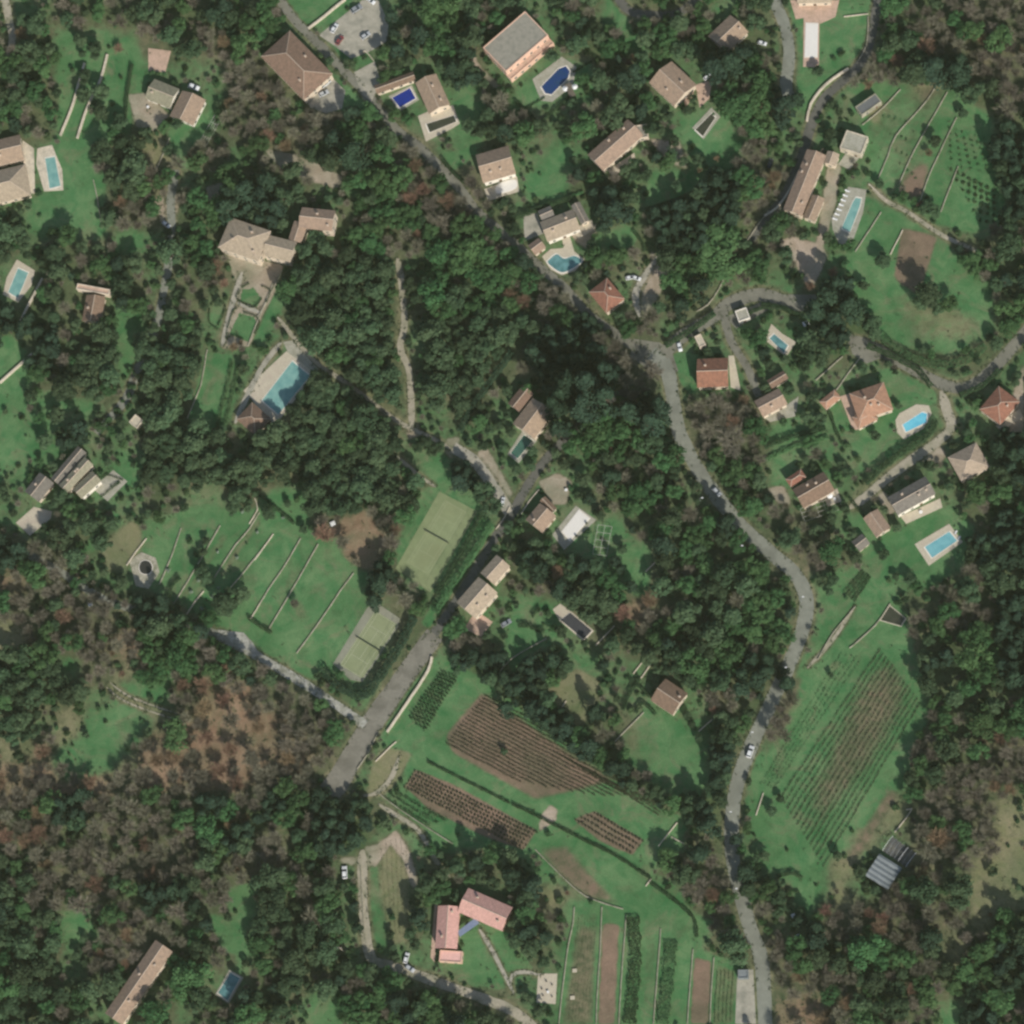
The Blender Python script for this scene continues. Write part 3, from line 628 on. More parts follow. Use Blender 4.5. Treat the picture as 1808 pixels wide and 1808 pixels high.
house('outbuilding', 'small cream cube hut inside the lane loop', 'hut', 'cream cube hut', [('1299,552 1317,540 1325,563 1303,568', 2.8, d(kind='flat', chim=0, wall=M_WALLW, roof=M_DECKG))])
house('house', 'irregular pinkish house with cluttered white terrace left of the terracotta villa', 'house', 'irregular pinkish house', [('1325,706 1378,690 1389,712 1352,736', 4.0, d(roof='tan')), ('1352,672 1384,655 1392,668 1364,686', 3.2, d(roof='brown', chim=0))])
house('villa', 'terracotta villa with hipped wings beside the light blue pool', 'villa', 'terracotta villa', [('1501,695 1560,674 1577,722 1515,745', 4.4, d(roof='terracotta', kind='hip', chim=2)), ('1504,735 1535,722 1556,740 1514,756', 3.4, d(roof='terracotta', kind='hip', chim=0))])
house('garage', 'square terracotta garage across the paving from the terracotta villa', 'garage', 'terracotta garage', [('1446,709 1475,687 1482,701 1460,726', 2.8, d(roof='terracotta', kind='hip', chim=0))])
house('house', 'pinkish hipped house with a white terrace at the right edge', 'house', 'right-edge hipped house', [('1728,722 1763,684 1803,708 1766,750', 4.4, d(roof='red', kind='hip'))])
house('house', 'pyramid-roofed beige house beside the cream gravel pad', 'house', 'pyramid-roofed house', [('1674,806 1722,783 1750,823 1696,852', 4.0, d(roof='pale', kind='hip', chim=0))])
house('house', 'brown and orange gabled house with white garden furniture on its terrace', 'house', 'house with furniture terrace', [('1398,864 1455,833 1473,866 1420,898', 4.4, d(roof='brown')), ('1386,846 1414,829 1424,842 1396,860', 3.6, d(roof='red', kind='hip', chim=0))])
house('house', 'long grey-brown gabled house with a white sunlit front above the lawn pool', 'house', 'long grey-brown house', [('1566,878 1632,843 1655,872 1584,909', 5.0, d(roof='grey', wall=M_WALLW, chim=2))])
house('outbuilding', 'square pink-roofed annex left of the long grey-brown house', 'annex', 'square pink annex', [('1525,914 1549,900 1574,931 1546,951', 3.4, d(roof='tan', kind='gable', chim=0))])
house('outbuilding', 'small dark shed with a white skylight box on its roof', 'shed', 'dark skylight shed', [('1504,956 1521,943 1537,959 1517,975', 2.6, d(roof='grey', chim=0, kind='gable'))])
house('house', 'brown house of three stepped wings beside the narrow green pool', 'house', 'three-winged brown house', [('907,748 942,699 972,730 946,778', 4.6, d(roof='tan')), ('896,713 923,680 942,696 917,727', 3.8, d(roof='brown', chim=0))])
house('house', 'dusty pink house beside the road and the large white pool cover', 'house', 'dusty pink house', [('929,918 951,889 985,911 955,940', 3.6, d(roof='tan')), ('951,886 963,877 984,898 974,905', 2.9, d(roof='brown', chim=0))])
house('house', 'long beige roadside house in two blocks with a small inner yard', 'house', 'long roadside house', [('806,1063 846,1018 876,1046 840,1094', 5.4, d(roof='pale', chim=2)), ('846,1012 877,982 903,1000 872,1030', 5.0, d(roof='pale', chim=0))])
house('house', 'small brown-tiled house hidden in trees above the sloping lawn', 'house', 'brown house in the trees', [('1148,1236 1176,1198 1213,1224 1189,1264', 4.0, d(roof='brown'))])
house('villa', 'bright pink L-shaped villa with an angled right wing', 'villa', 'pink villa', [('773,1598 811,1602 808,1676 769,1674', 4.2, d(roof='pink', wall=M_WALLP)), ('826,1571 909,1600 884,1644 808,1609', 4.6, d(roof='pink', wall=M_WALLP, chim=1)), ('776,1677 818,1680 814,1700 776,1698', 2.8, d(kind='flat', roof=M_PINKP, wall=M_WALLP, chim=0))])
house('farmhouse', 'long narrow tan farmhouse running diagonally at bottom left', 'farmhouse', 'long diagonal farmhouse', [('184,1793 276,1656 304,1684 217,1806', 4.8, d(roof='tan', chim=2))])
house('outbuilding', 'grey box shed at the lower end of the winding road', 'shed', 'grey roadside shed', [('1303,1712 1321,1712 1322,1728 1303,1728', 2.6, d(kind='flat', chim=0, roof=M_METAL, wall=M_METAL, wins=False))])
house('house', 'pink stone house cut by the top edge beside the long white pool', 'house', 'top-edge pink house', [('1405,-25 1470,-25 1468,5 1410,5', 4.0, d(roof='pale'))])
# awning over the pink villa's inner corner
t = empty('glass_canopy', *at(828, 1633)); tag(t, 'blue-grey glass canopy in the inner corner of the pink villa', 'canopy'); x, y = at(828, 1633)
P = W(PP('807,1645 840,1620 846,1630 812,1654'), 2.9); mb = MB()
mb.prism([(a - x, b - y) for a, b in P], 2.8, 2.88); mb.build('glass_roof', mat('canopy_glass', (.20, .24, .33), .15, 1, .25, 0), t)
for a, b in P: MB().tube((a - x, b - y, 0), (a - x, b - y, 2.8), .07, .07).build('post', M_FRAME, t)
# ------------------------------------------------------------ greenhouse
t = empty('greenhouse', *at(1560, 1535)); tag(t, 'grey corrugated greenhouse roof with pale ridged sheets at lower right', 'greenhouse'); gx0, gy0 = at(1560, 1535); LAND.append((1560, 1535, 'grey greenhouse'))
P = W(PP('1524,1549 1554,1508 1595,1534 1567,1566'), 3.0); cx, cy, a, L, Wd = fit_rect(P)
T = lambda u, v: (cx - gx0 + math.cos(a) * u - math.sin(a) * v, cy - gy0 + math.sin(a) * u + math.cos(a) * v)
mb = MB(); w = MB()
for i in range(5):
    v0 = -Wd / 2 + Wd * i / 5; v1 = v0 + Wd / 5 - .12
    for (va, vb, za, zb) in ((v0, (v0 + v1) / 2, 2.8, 3.25), ((v0 + v1) / 2, v1, 3.25, 2.8)):
        q = [T(-L / 2, va), T(L / 2, va), T(L / 2, vb), T(-L / 2, vb)]
        mb.add([(*q[0], za), (*q[1], za), (*q[2], zb), (*q[3], zb), (*q[0], za - .06), (*q[1], za - .06), (*q[2], zb - .06), (*q[3], zb - .06)], [(0, 1, 2, 3), (7, 6, 5, 4), (0, 4, 5, 1), (1, 5, 6, 2), (2, 6, 7, 3), (3, 7, 4, 0)])
mb.build('roof', M_METAL, t)
w.prism([T(-L / 2 + .3, -Wd / 2 + .3), T(L / 2 - .3, -Wd / 2 + .3), T(L / 2 - .3, Wd / 2 - .3), T(-L / 2 + .3, Wd / 2 - .3)], 0, 2.7); w.build('wall', M_METAL, t)
r_ = ras([(p[0], p[1]) for p in P]); BLOCK[r_[0]] |= r_[1]; OPEN[r_[0]] |= r_[1]
t = empty('open_greenhouse', *at(1588, 1503)); tag(t, 'open greenhouse skeleton of thin pale hoops above the grey roof', 'greenhouse'); gx0, gy0 = at(1588, 1503)
P = W(PP('1557,1501 1577,1478 1618,1506 1600,1529'), 1.5); cx, cy, a, L, Wd = fit_rect(P)
for i in range(7):
    u = -L / 2 + L * i / 6; m_ = MB()
    pts = [(*T(u, -Wd / 2 + Wd * k / 6), 2.0 + .8 * math.sin(math.pi * k / 6)) for k in range(7)]
    pts = [(*T(u, -Wd / 2), 0)] + pts + [(*T(u, Wd / 2), 0)]
    for p, q in zip(pts, pts[1:]): m_.tube(p, q, .07, .07, 5)
    m_.build('hoop', M_WHITE if i in (0, 2, 6) else M_METAL, t)
MB().prism([T(-L / 2, -Wd / 2), T(L / 2, -Wd / 2), T(L / 2, Wd / 2), T(-L / 2, Wd / 2)], .01, .06).build('floor_mat', mat('black_mulch', (.10, .10, .095), .3, 1.5, .9, .3, stain=(.16, .15, .12)), t)
r_ = ras(P); BLOCK[r_[0]] |= r_[1]; OPEN[r_[0]] |= r_[1]
# ------------------------------------------------------------ pools
def expand(P, k):
    cx = sum(p[0] for p in P) / len(P); cy = sum(p[1] for p in P) / len(P)
    return [(x + (x - cx) / (math.hypot(x - cx, y - cy) or 1) * k, y + (y - cy) / (math.hypot(x - cx, y - cy) or 1) * k) for x, y in P]
def pool(label, land, water, wat='turq', deck=None, deckm=None, rim=.45, cat='swimming pool', name='swimming_pool', rnd_=False, covered=None, coping=None):
    Pw = W(PP(water)); x = sum(p[0] for p in Pw) / len(Pw); y = sum(p[1] for p in Pw) / len(Pw)
    if rnd_: Pw = [p for p in smooth_line(Pw + [Pw[0], Pw[1]], .8)][:-max(1, int(math.dist(Pw[0], Pw[1]) / .8))]
    t = empty(name, x, y); tag(t, label, cat)
    loc = lambda Q: [(a - x, b - y) for a, b in Q]
    if deck:
        D = W(PP(deck)); MB().prism(loc(D), 0, .12).build('deck', deckm or M_DECK, t)
        r = ras(expand(D, .5)); BLOCK[r[0]] |= r[1]; OPEN[r[0]] |= r[1]
    n = len(Pw); O = expand(Pw, rim * 1.2); V = []; F = []
    Pl, Ol = loc(Pw), loc(O)
    ar = sum(Pl[i][0] * Pl[(i + 1) % n][1] - Pl[(i + 1) % n][0] * Pl[i][1] for i in range(n))
    if ar < 0: Pl, Ol = Pl[::-1], Ol[::-1]
    for Q, z in ((Pl, .02), (Pl, .20), (Ol, .20), (Ol, .0)): V += [(a, b, z) for a, b in Q]
    for k in range(3): F += [(k * n + i, (k + 1) * n + i, (k + 1) * n + (i + 1) % n, k * n + (i + 1) % n) for i in range(n)]
    obj('coping', V, [f[::-1] for f in F], coping or M_WALLW, t)
    if covered is not None:
        MB().prism(Pl, .14, .26).build('cover', covered, t)
    else: MB().prism(Pl, .02, .155).build('water', WAT[wat], t)
    r = ras(expand(Pw, 1.0)); BLOCK[r[0]] |= r[1]; OPEN[r[0]] |= r[1]
    px, py = pix(x, y)
    if land: LAND.append((px, py, land))
    return t
pool('pale aqua rectangular pool on the lawn beside the left-edge bungalow', 'aqua lawn pool', '80,280 97,277 107,328 88,333', 'pale', '66,262 92,256 110,300 112,336 78,338 64,290', M_STONEP)
pool('deep blue round-ended pool below the flat-roofed villa', 'deep blue pool', '956,153 986,122 999,117 1006,126 1003,138 974,167 963,165', 'blue', '940,140 992,100 1018,118 1012,150 975,180 955,178', M_DECKG)
pool('vivid dark blue covered pool left of the stepped tan villa', 'vivid blue pool', '693,173 724,156 734,174 706,190', 'blue', '686,170 727,150 740,176 705,197', M_DECKG, covered=mat('tarpaulin_blue', (.012, .03, .21), .15, .8, .5, .2))
pool('dark olive pool set in the cream terrace of the stepped tan villa', 'dark olive pool', '753,219 801,204 806,215 759,234', 'dark', '738,205 758,196 800,186 812,218 800,226 752,250', M_DECK)
pool('white oval pool cover on the terrace of the tan house', 'oval white pool cover', '876,333 882,325 908,318 910,332 884,341 877,339', 'pale', '855,334 913,312 917,338 862,355', M_DECK, covered=M_COVER, rim=.35, rnd_=True)
pool('teal freeform pool with a curved cream deck', 'freeform teal pool', '967,461 983,449 996,457 1014,452 1027,461 1014,472 993,481 976,472', 'teal', '957,453 972,440 995,438 991,411 1005,413 1014,444 1032,458 1016,478 992,486 972,476', M_DECK, rnd_=True)
pool('narrow dark covered pool on a pale deck below the square brown house', 'narrow dark pool', '1228,229 1256,201 1263,208 1241,241', 'dark', '1222,226 1256,190 1272,206 1242,246', M_DECKG)
pool('long white covered pool with a terracotta end at upper right', 'long white pool', '1423,42 1444,43 1443,100 1421,100', 'pale', '1419,30 1447,32 1446,119 1418,118', M_DECKP, covered=M_COVER)
pool('slim teal pool with cut corners beside the winding farmhouse', 'slim teal pool', '1486,403 1506,357 1511,349 1521,351 1518,365 1501,410', 'pale', '1468,385 1498,330 1530,335 1524,375 1505,428 1482,432 1470,405', M_DECKG)
pool('teal pool tilted on a cream deck at the left edge', 'tilted teal pool', '15,516 32,474 50,482 32,526', 'pale', '5,520 12,490 30,458 62,478 55,505 32,534', M_DECK)
pool('longest turquoise pool lying diagonally with wide cream deck', 'longest pool', '463,707 516,638 547,664 492,732', 'pale', '430,690 506,620 556,660 490,746 472,744 444,704', M_DECK)
pool('small grey-blue pool with white shade triangle inside the lane loop', 'lane loop pool', '1359,598 1367,590 1391,610 1384,623', 'teal', '1350,600 1362,572 1382,590 1406,604 1388,630', M_DECK)
pool('bright light-blue pool on an oval cream deck by the terracotta villa', 'light blue pool', '1594,750 1628,728 1637,731 1635,746 1600,763', 'sky', '1581,742 1588,730 1618,714 1640,716 1645,730 1630,757 1596,776 1584,764', M_DECK)
pool('rectangular turquoise pool on a white deck in the lower lawn', 'white-decked pool', '1633,966 1676,939 1690,955 1646,985', 'turq', '1615,961 1676,925 1700,957 1640,999', M_DECK)
pool('narrow green pool with pale rim below the three-winged brown house', 'narrow green pool', '902,800 925,768 941,778 914,810', 'green', '896,802 922,762 936,762 948,778 916,818', M_DECKG, rim=.25)
pool('large cream-white pool cover on a grey deck by the dusty pink house', 'large white pool cover', '993,938 1022,901 1041,916 1007,954', 'pale', '975,944 1017,893 1053,918 996,971', M_DECKG, covered=M_COVER)
pool('charcoal covered pool with cream patio in the middle gardens', 'charcoal pool cover', '990,1095 1007,1082 1045,1114 1031,1129', 'dark', '976,1076 989,1066 1009,1080 1049,1114 1031,1133 988,1096', M_DECK, covered=mat('cover_charcoal', (.055, .055, .06), .15, 1, .6, .1), rim=.2)
pool('small cloudy teal pool among trees at lower left', 'cloudy teal pool', '385,1753 407,1718 424,1727 402,1767', 'teal', '380,1756 405,1712 430,1726 404,1772', M_DECKG, rim=.3)
pool('dark trapezoid irrigation pond with white spillway beside the right field', 'dark irrigation pond', '1555,1095 1571,1070 1598,1092 1590,1105', 'dark', None, None, cat='pond', name='irrigation_pond', coping=M_STONEP)
pool('round dark well cover in a stony circle at left', 'round dark well', '246,1002 249,993 257,990 265,993 269,1002 266,1011 258,1014 249,1011', 'dark', '228,990 250,975 275,985 282,1010 262,1040 240,1035', M_STONE, cat='well', name='garden_well', rnd_=True, covered=mat('iron_cover', (.035, .035, .03), .3, 2, .7, .2), rim=.25)
# standalone patios
for s, m in (('28,923 60,895 92,903 90,915 53,946', M_DECK), ('163,862 200,830 225,850 190,885', M_DECKG), ('1395,0 1482,0 1475,30 1448,42 1430,30 1405,34', M_DECKP), ('1009,406 1045,388 1050,405 1022,422', M_DECK),
             ('1483,700 1500,695 1520,758 1506,760', M_DECKP), ('1590,912 1660,880 1664,896 1600,925', M_DECK), ('1286,628 1296,628 1308,690 1290,684', M_DECK), ('1758,752 1800,722 1806,735 1770,762', M_DECK),
             ('1073,300 1120,270 1122,280 1082,314', M_DECK), ('1455,880 1478,862 1486,885 1462,895', M_DECK), ('1200,118 1228,150 1222,175 1210,190', M_DECKP), ('840,1078 870,1098 850,1125 820,1110', M_DECKP),
             ('40,248 60,262 62,342 42,340', M_STONEP), ('1350,738 1380,722 1410,700 1405,735 1360,745', M_DECKG), ('950,1719 984,1719 981,1773 947,1770', M_DECK), ('768,1590 773,1596 768,1700 760,1690', M_DECKP), ('1500,262 1520,275 1500,300 1480,290', M_DECKG)):
    sheet('patio', s, m, .085)
# ------------------------------------------------------------ sports ground and tennis courts
def court(label, land, outer, inner, m1, m2, lm=None):
    O = W(PP(outer)); x = sum(p[0] for p in O) / len(O); y = sum(p[1] for p in O) / len(O); t = empty('tennis_court', x, y); tag(t, label, 'tennis court')
    loc = lambda Q: [(a - x, b - y) for a, b in Q]
    MB().prism(loc(O), 0, .06).build('surround', m1, t); r = ras(expand(O, 1)); BLOCK[r[0]] |= r[1]; OPEN[r[0]] |= r[1]
    I = W(PP(inner)); cx, cy, a, L, Wd = fit_rect(I); cx -= x; cy -= y
    T = lambda u, v: (cx + math.cos(a) * u - math.sin(a) * v, cy + math.sin(a) * u + math.cos(a) * v)
    MB().prism([T(-L / 2 - .3, -Wd / 2 - .3), T(L / 2 + .3, -Wd / 2 - .3), T(L / 2 + .3, Wd / 2 + .3), T(-L / 2 - .3, Wd / 2 + .3)], .06, .068).build('playing_surface', m2, t)
    ln = MB()
    def bar(u, v, su, sv): q = T(u, v); ln.box(q[0], q[1], .073, su, sv, .006, a)
    w = .11
    for v in (-Wd / 2, Wd / 2, -Wd * .375, Wd * .375): bar(0, v, L, w)
    for u in (-L / 2, L / 2): bar(u, 0, w, Wd)
    for u in (-L * .27, L * .27): bar(u, 0, w, Wd * .75)
    bar(0, 0, L * .54, w); ln.build('court_lines', lm or M_LINE, t)
    nb = MB(); q = T(0, 0); nb.box(q[0], q[1], .55, .03, Wd + 1.4, .9, a); no = nb.build('net', M_NET, t)
    for s in (-1, 1): q = T(0, s * (Wd / 2 + .75)); MB().tube((*q, 0), (*q, 1.1), .06, .06).build('net_post', M_DARK, t)
    f = MB()
    for i in range(len(O)):
        p, q = loc(O)[i], loc(O)[(i + 1) % len(O)]; k = max(1, int(math.dist(p, q) / 4))
        for j in range(k): f.tube((p[0] + (q[0] - p[0]) * j / k, p[1] + (q[1] - p[1]) * j / k, 0), (p[0] + (q[0] - p[0]) * j / k, p[1] + (q[1] - p[1]) * j / k, 3), .04, .04, 4)
        f.tube((*p, 3), (*q, 3), .03, .03, 4)
    f.build('fence_frame', M_DARK, t)
    LAND.append((*pix(x, y), land))
M_LINE = mat('line_paint', (.42, .42, .30), .1, 2, .8, 0); M_NET = mat('net_grey', (.16, .17, .12), .1, 2, .9, 0)
court('small pale olive tennis court with clear white lines', 'small tennis court', '588,1172 648,1074 662,1062 706,1092 702,1108 640,1204 618,1200', '604,1172 662,1079 699,1103 640,1200',
      mat('court_grey', (.26, .255, .19), .12, .7, .95, .1, stain=(.21, .215, .15)), mat('court_olive', (.25, .275, .15), .1, .4, .95, .05, stain=(.21, .24, .125)))
court('large faded yellow-green tennis court beside the long clipped hedge', 'large tennis court', '776,868 843,903 760,1046 698,1004', '786,884 822,904 756,1014 720,992',
      mat('court_yellow', (.215, .25, .125), .15, .3, .95, .05, stain=(.17, .215, .10)), mat('court_yellow_inner', (.23, .265, .135), .12, .3, .95, .05, stain=(.21, .23, .115)), mat('line_paint_faded', (.30, .325, .19), .2, 1, .9, 0))
# ------------------------------------------------------------ walls
def wall_thing(s, hh=.9, w=.45, m=None, desc='low beige stone wall', name='stone_wall', cat='wall', group='low stone walls between terraces and gardens'):
    pts = PP(s); P = smooth_line(W(pts), 3.0); P = [(x + rnd.uniform(-.06, .06), y + rnd.uniform(-.06, .06)) for x, y in P]
    mx = sum(p[0] for p in P) / len(P); my = sum(p[1] for p in P) / len(P)
    L, Rr = ribbon_poly(P, w); n = len(P); V = []
    for i in range(n):
        h = hh * rnd.uniform(.9, 1.08)
        for (x, y), z in ((L[i], 0), (L[i], h), (Rr[i], h), (Rr[i], 0)): V.append((x - mx, y - my, z))
    F = [(4 * i + k, 4 * i + (k + 1) % 4, 4 * i + 4 + (k + 1) % 4, 4 * i + 4 + k) for i in range(n - 1) for k in range(4)] + [(3, 2, 1, 0), (4 * n - 4, 4 * n - 3, 4 * n - 2, 4 * n - 1)]
    o = obj(name, V, F, m or M_STONEP); o.location = (mx, my, 0); tag(o, None, cat, group)
    c = pts[len(pts) // 2]; AUTO.append((o, desc, c[0], c[1]))
    L2, R2 = ribbon_poly(P, w + 1.0); r = ras(L2 + R2[::-1])
    if r: BLOCK[r[0]] |= r[1]
    return o
WALLS = """150,112 135,165 126,195 107,240|190,97 178,142 155,190 137,245|300,243 285,280 272,310|165,318 172,350 180,400|300,243 297,243|76,492 56,530 36,570|0,677 30,650 58,625|366,618 355,680 342,712 330,742
498,478 470,535 455,560|483,500 450,580 438,612|259,951 240,975 224,999|320,933 303,983 282,1032|389,928 356,986 325,1038 303,1073|458,905 440,935 417,961 398,990 379,1020|460,974 432,1009 392,1055|360,1044 345,1062 330,1085|460,1065 443,1093
483,943 465,968 450,989|531,951 503,999 475,1040 450,1081|562,961 516,1042 475,1111|625,1012 600,1045 575,1083 524,1154|450,880 455,900 440,925|545,51 575,28 610,0|635,96 645,90 660,108
541,176 562,155 583,133|763,1160 756,1185 720,1240 684,1293|666,1297 650,1330 631,1358|663,1345 690,1318 700,1310|1498,122 1458,150 1432,184 1425,215|1413,300 1395,335 1372,368 1350,382|1355,0 1355,-2
1658,142 1635,180 1582,240 1568,275 1551,315|1673,163 1615,265 1588,325|1689,208 1643,305 1625,355|1692,294 1661,375|1590,158 1560,190 1523,221|1534,325 1560,350 1566,355|1556,375 1520,430 1510,445|1594,407 1572,450
1320,425 1340,395 1358,372|1230,550 1250,538 1270,510 1284,480|1476,690 1505,650 1520,630|1440,672 1465,650 1488,630|1510,1072 1470,1120 1444,1165|1572,1066 1545,1105 1500,1145|1600,1430 1610,1428|1580,1470 1600,1445 1610,1428
1063,1602 1060,1680 1055,1750 1053,1808|1106,1615 1098,1720 1093,1808|1167,1640 1160,1730 1154,1808|1224,1676 1218,1750 1214,1808|1261,1691 1256,1750 1254,1808|1014,1602 1012,1630 1002,1680 992,1760 987,1808|637,1530 641,1600 645,1660 656,1692|668,1400 700,1425 760,1465 800,1490
1208,1490 1185,1478|1196,1453 1170,1485 1163,1494|1140,1565 1150,1552|945,1500 990,1545 1035,1583 1100,1605|1000,1238 985,1258|1234,1292 1258,1270|1085,1310 1110,1285 1137,1258|880,1190 905,1162 965,1128|1052,1140 1085,1105|1140,1010 1165,985
1050,860 1050,862|900,895 892,912 876,935|952,865 935,885 918,912|1490,30 1533,25|1533,30 1530,80 1515,108|1382,1260 1380,1262|1348,1400 1335,1440|1130,1200 1155,1165|1118,1190 1150,1150|1345,-10 1345,-12""".replace('\n', '|').split('|')
for s in WALLS:
    q = PP(s)
    if math.hypot(q[0][0] - q[-1][0], q[0][1] - q[-1][1]) < 6: continue
    L_ = math.hypot(q[0][0] - q[-1][0], q[0][1] - q[-1][1])
    big = s.startswith(('150,112', '190,97', '763,', '1498', '1413', '545,51', '76,492', '0,677', '541,'))
    wall_thing(s, hh=1.0 if big else .55, w=.8 if big else .32, m=M_STONEP if big or L_ < 60 else M_STONE, desc='broad pale stone wall' if big else ('short pale stone wall' if L_ < 60 else 'thin grey-beige terrace wall'))
# ------------------------------------------------------------ leaf clouds
def leaves(cen, nrm, size, jit=.38, asp=1.0, rg_=None):
    g = rg_ or rng; n = len(cen); N = nrm + g.normal(0, jit, (n, 3)); N /= np.linalg.norm(N, axis=1, keepdims=True) + 1e-9
    A = np.cross(N, g.normal(0, 1, (n, 3))); A /= np.linalg.norm(A, axis=1, keepdims=True) + 1e-9; B = np.cross(N, A)
    s = (size * g.uniform(.6, 1.35, n))[:, None]; A = A * s * asp; B = B * s
    Q = np.stack([cen - A - B * .35, cen - A * .1 - B, cen + A - B * .2, cen + A * .25 + B], 1)
    return Q.reshape(-1, 3)
def quads_mesh(name, V, m, mi=None):
    me = bpy.data.meshes.new(name); n = len(V) // 4
    me.vertices.add(n * 4); me.vertices.foreach_set('co', V.astype(np.float32).ravel()); me.loops.add(n * 4); me.loops.foreach_set('vertex_index', np.arange(n * 4, dtype=np.int32))
    me.polygons.add(n); me.polygons.foreach_set('loop_start', np.arange(0, n * 4, 4, dtype=np.int32)); me.polygons.foreach_set('loop_total', np.full(n, 4, np.int32))
    for q in (m if isinstance(m, (list, tuple)) else [m]): me.materials.append(q)
    if mi is not None: me.polygons.foreach_set('material_index', mi.astype(np.int32))
    me.update(); me.validate(); return me
def crown_mesh(name, m, seed, nb=16, nl=900, zc=1.25, zr=.75, size=.11, lobe=.42, spread=.72, cone=0.0, inner=.15):
    g = np.random.default_rng(seed); cen, nr = [], []
    ph = g.uniform(0, 6.28, nb); rr = np.sqrt(g.uniform(0, 1, nb)) * spread; zz = g.uniform(-1, 1, nb)
    irr = 1 + .22 * np.sin(ph * 2 + g.uniform(0, 6)) + .15 * np.sin(ph * 3 + g.uniform(0, 6))
    rr = rr * irr
    for i in range(nb):
        z = zz[i] * .5 + (1 - rr[i] ** 2) * .45
        if cone: z = (1 - rr[i] / spread) * 1.8 - .9 + zz[i] * .2
        c = np.array([rr[i] * math.cos(ph[i]), rr[i] * math.sin(ph[i]), zc + z * zr * (1.0 if not cone else cone)])
        L_ = lobe * g.uniform(.65, 1.2) * (1 if not cone else (1.15 - .5 * max(0, z)))
        k = int(nl / nb * g.uniform(.7, 1.3)); D = g.normal(0, 1, (k, 3)); D /= np.linalg.norm(D, axis=1, keepdims=True); D[:, 2] = np.where(D[:, 2] < -.35, -D[:, 2], D[:, 2])
        rad = L_ * (1 - inner * g.uniform(0, 1, k) ** 2 * 2)[:, None]; rad = rad * (1 + .18 * g.normal(0, 1, (k, 1)))
        P = c + D * rad * np.array([1, 1, .8]); cen.append(P); nr.append(D * .8 + np.array([0, 0, .35]))
    return quads_mesh(name, leaves(np.concatenate(cen), np.concatenate(nr), size, rg_=g), m)
def limb_set(seed, H=1.2, n=6, r0=.07, spread=.6, zr=.7):
    g = random.Random(seed); b = MB(); b.tube((0, 0, -.05), (.02, .01, H * .55), r0, r0 * .75, 7); b.tube((.02, .01, H * .55), (0, 0, H), r0 * .75, r0 * .35, 6)
    for i in range(n):
        a = 6.283 * i / n + g.uniform(-.4, .4); z0 = H * g.uniform(.42, .7); e = spread * g.uniform(.7, 1.1)
        b.tube((0, 0, z0), (math.cos(a) * e * .5, math.sin(a) * e * .5, z0 + zr * .35), r0 * .5, r0 * .33, 5); b.tube((math.cos(a) * e * .5, math.sin(a) * e * .5, z0 + zr * .35), (math.cos(a) * e, math.sin(a) * e, z0 + zr * .8), r0 * .33, r0 * .12, 4)
    return b
def bare_mesh(name, m, seed, n1=15, n2=7, n3=6, wt=.012, up_=1.0):
    g = np.random.default_rng(seed); segs = []
    for i in range(n1):
        a = 6.283 * i / n1 + g.uniform(-.3, .3); el = g.uniform(.35, 1.3); L = g.uniform(.35, .55); p0 = np.array([0, 0, .7 + .25 * g.uniform()])
        d0 = np.array([math.cos(a) * math.cos(el), math.sin(a) * math.cos(el), math.sin(el) * up_]); p1 = p0 + d0 * L; segs.append((p0, p1, .022))
        for j in range(n2):
            t = g.uniform(.4, 1); q0 = p0 + (p1 - p0) * t; d1 = d0 + g.normal(0, .55, 3); d1[2] = abs(d1[2]) * .7; d1 /= np.linalg.norm(d1); q1 = q0 + d1 * g.uniform(.2, .42); segs.append((q0, q1, .013))
            for k in range(n3):
                t = g.uniform(.25, 1); r0 = q0 + (q1 - q0) * t; d2 = d1 + g.normal(0, .6, 3); d2 /= np.linalg.norm(d2); segs.append((r0, r0 + d2 * g.uniform(.12, .3), wt * .8))
    A = np.array([s[0] for s in segs]); B = np.array([s[1] for s in segs]); w = np.array([s[2] for s in segs])[:, None]
    # clamp into a dome of radius 1
    D = B - A; rad = np.linalg.norm(B[:, :2], axis=1); f = np.minimum(1, 1.02 / np.maximum(rad, 1e-6)); B[:, :2] *= f[:, None]; D = B - A
    D /= np.linalg.norm(D, axis=1, keepdims=True) + 1e-9; S1 = np.cross(D, g.normal(0, 1, D.shape)); S1 /= np.linalg.norm(S1, axis=1, keepdims=True); S2 = np.cross(D, S1)
    Q = [np.stack([A - S * w, A + S * w, B + S * w * .5, B - S * w * .5], 1) for S in (S1, S2)]
    return quads_mesh(name, np.concatenate(Q).reshape(-1, 3), m)
LM = dict(ever=leaf_mat('foliage_evergreen', (.048, .088, .044), (.090, .142, .070), .38, .02), leafy=leaf_mat('foliage_green', (.050, .118, .044), (.090, .178, .068), .28, .02),
          conif=leaf_mat('foliage_conifer', (.026, .054, .034), (.050, .092, .054), .25, .015), shrub=leaf_mat('foliage_shrub', (.045, .092, .040), (.082, .148, .062), .40, .03),
          hedge=leaf_mat('foliage_hedge', (.038, .076, .034), (.062, .11, .052), .2, .01), hedgel=leaf_mat('foliage_hedge_light', (.085, .19, .075), (.11, .23, .095), .12, .01), pale=leaf_mat('foliage_silver', (.20, .26, .19), (.30, .36, .27), .15, .01), vine=leaf_mat('vine_wood', (.075, .065, .045), (.065, .085, .042), .2, .02))
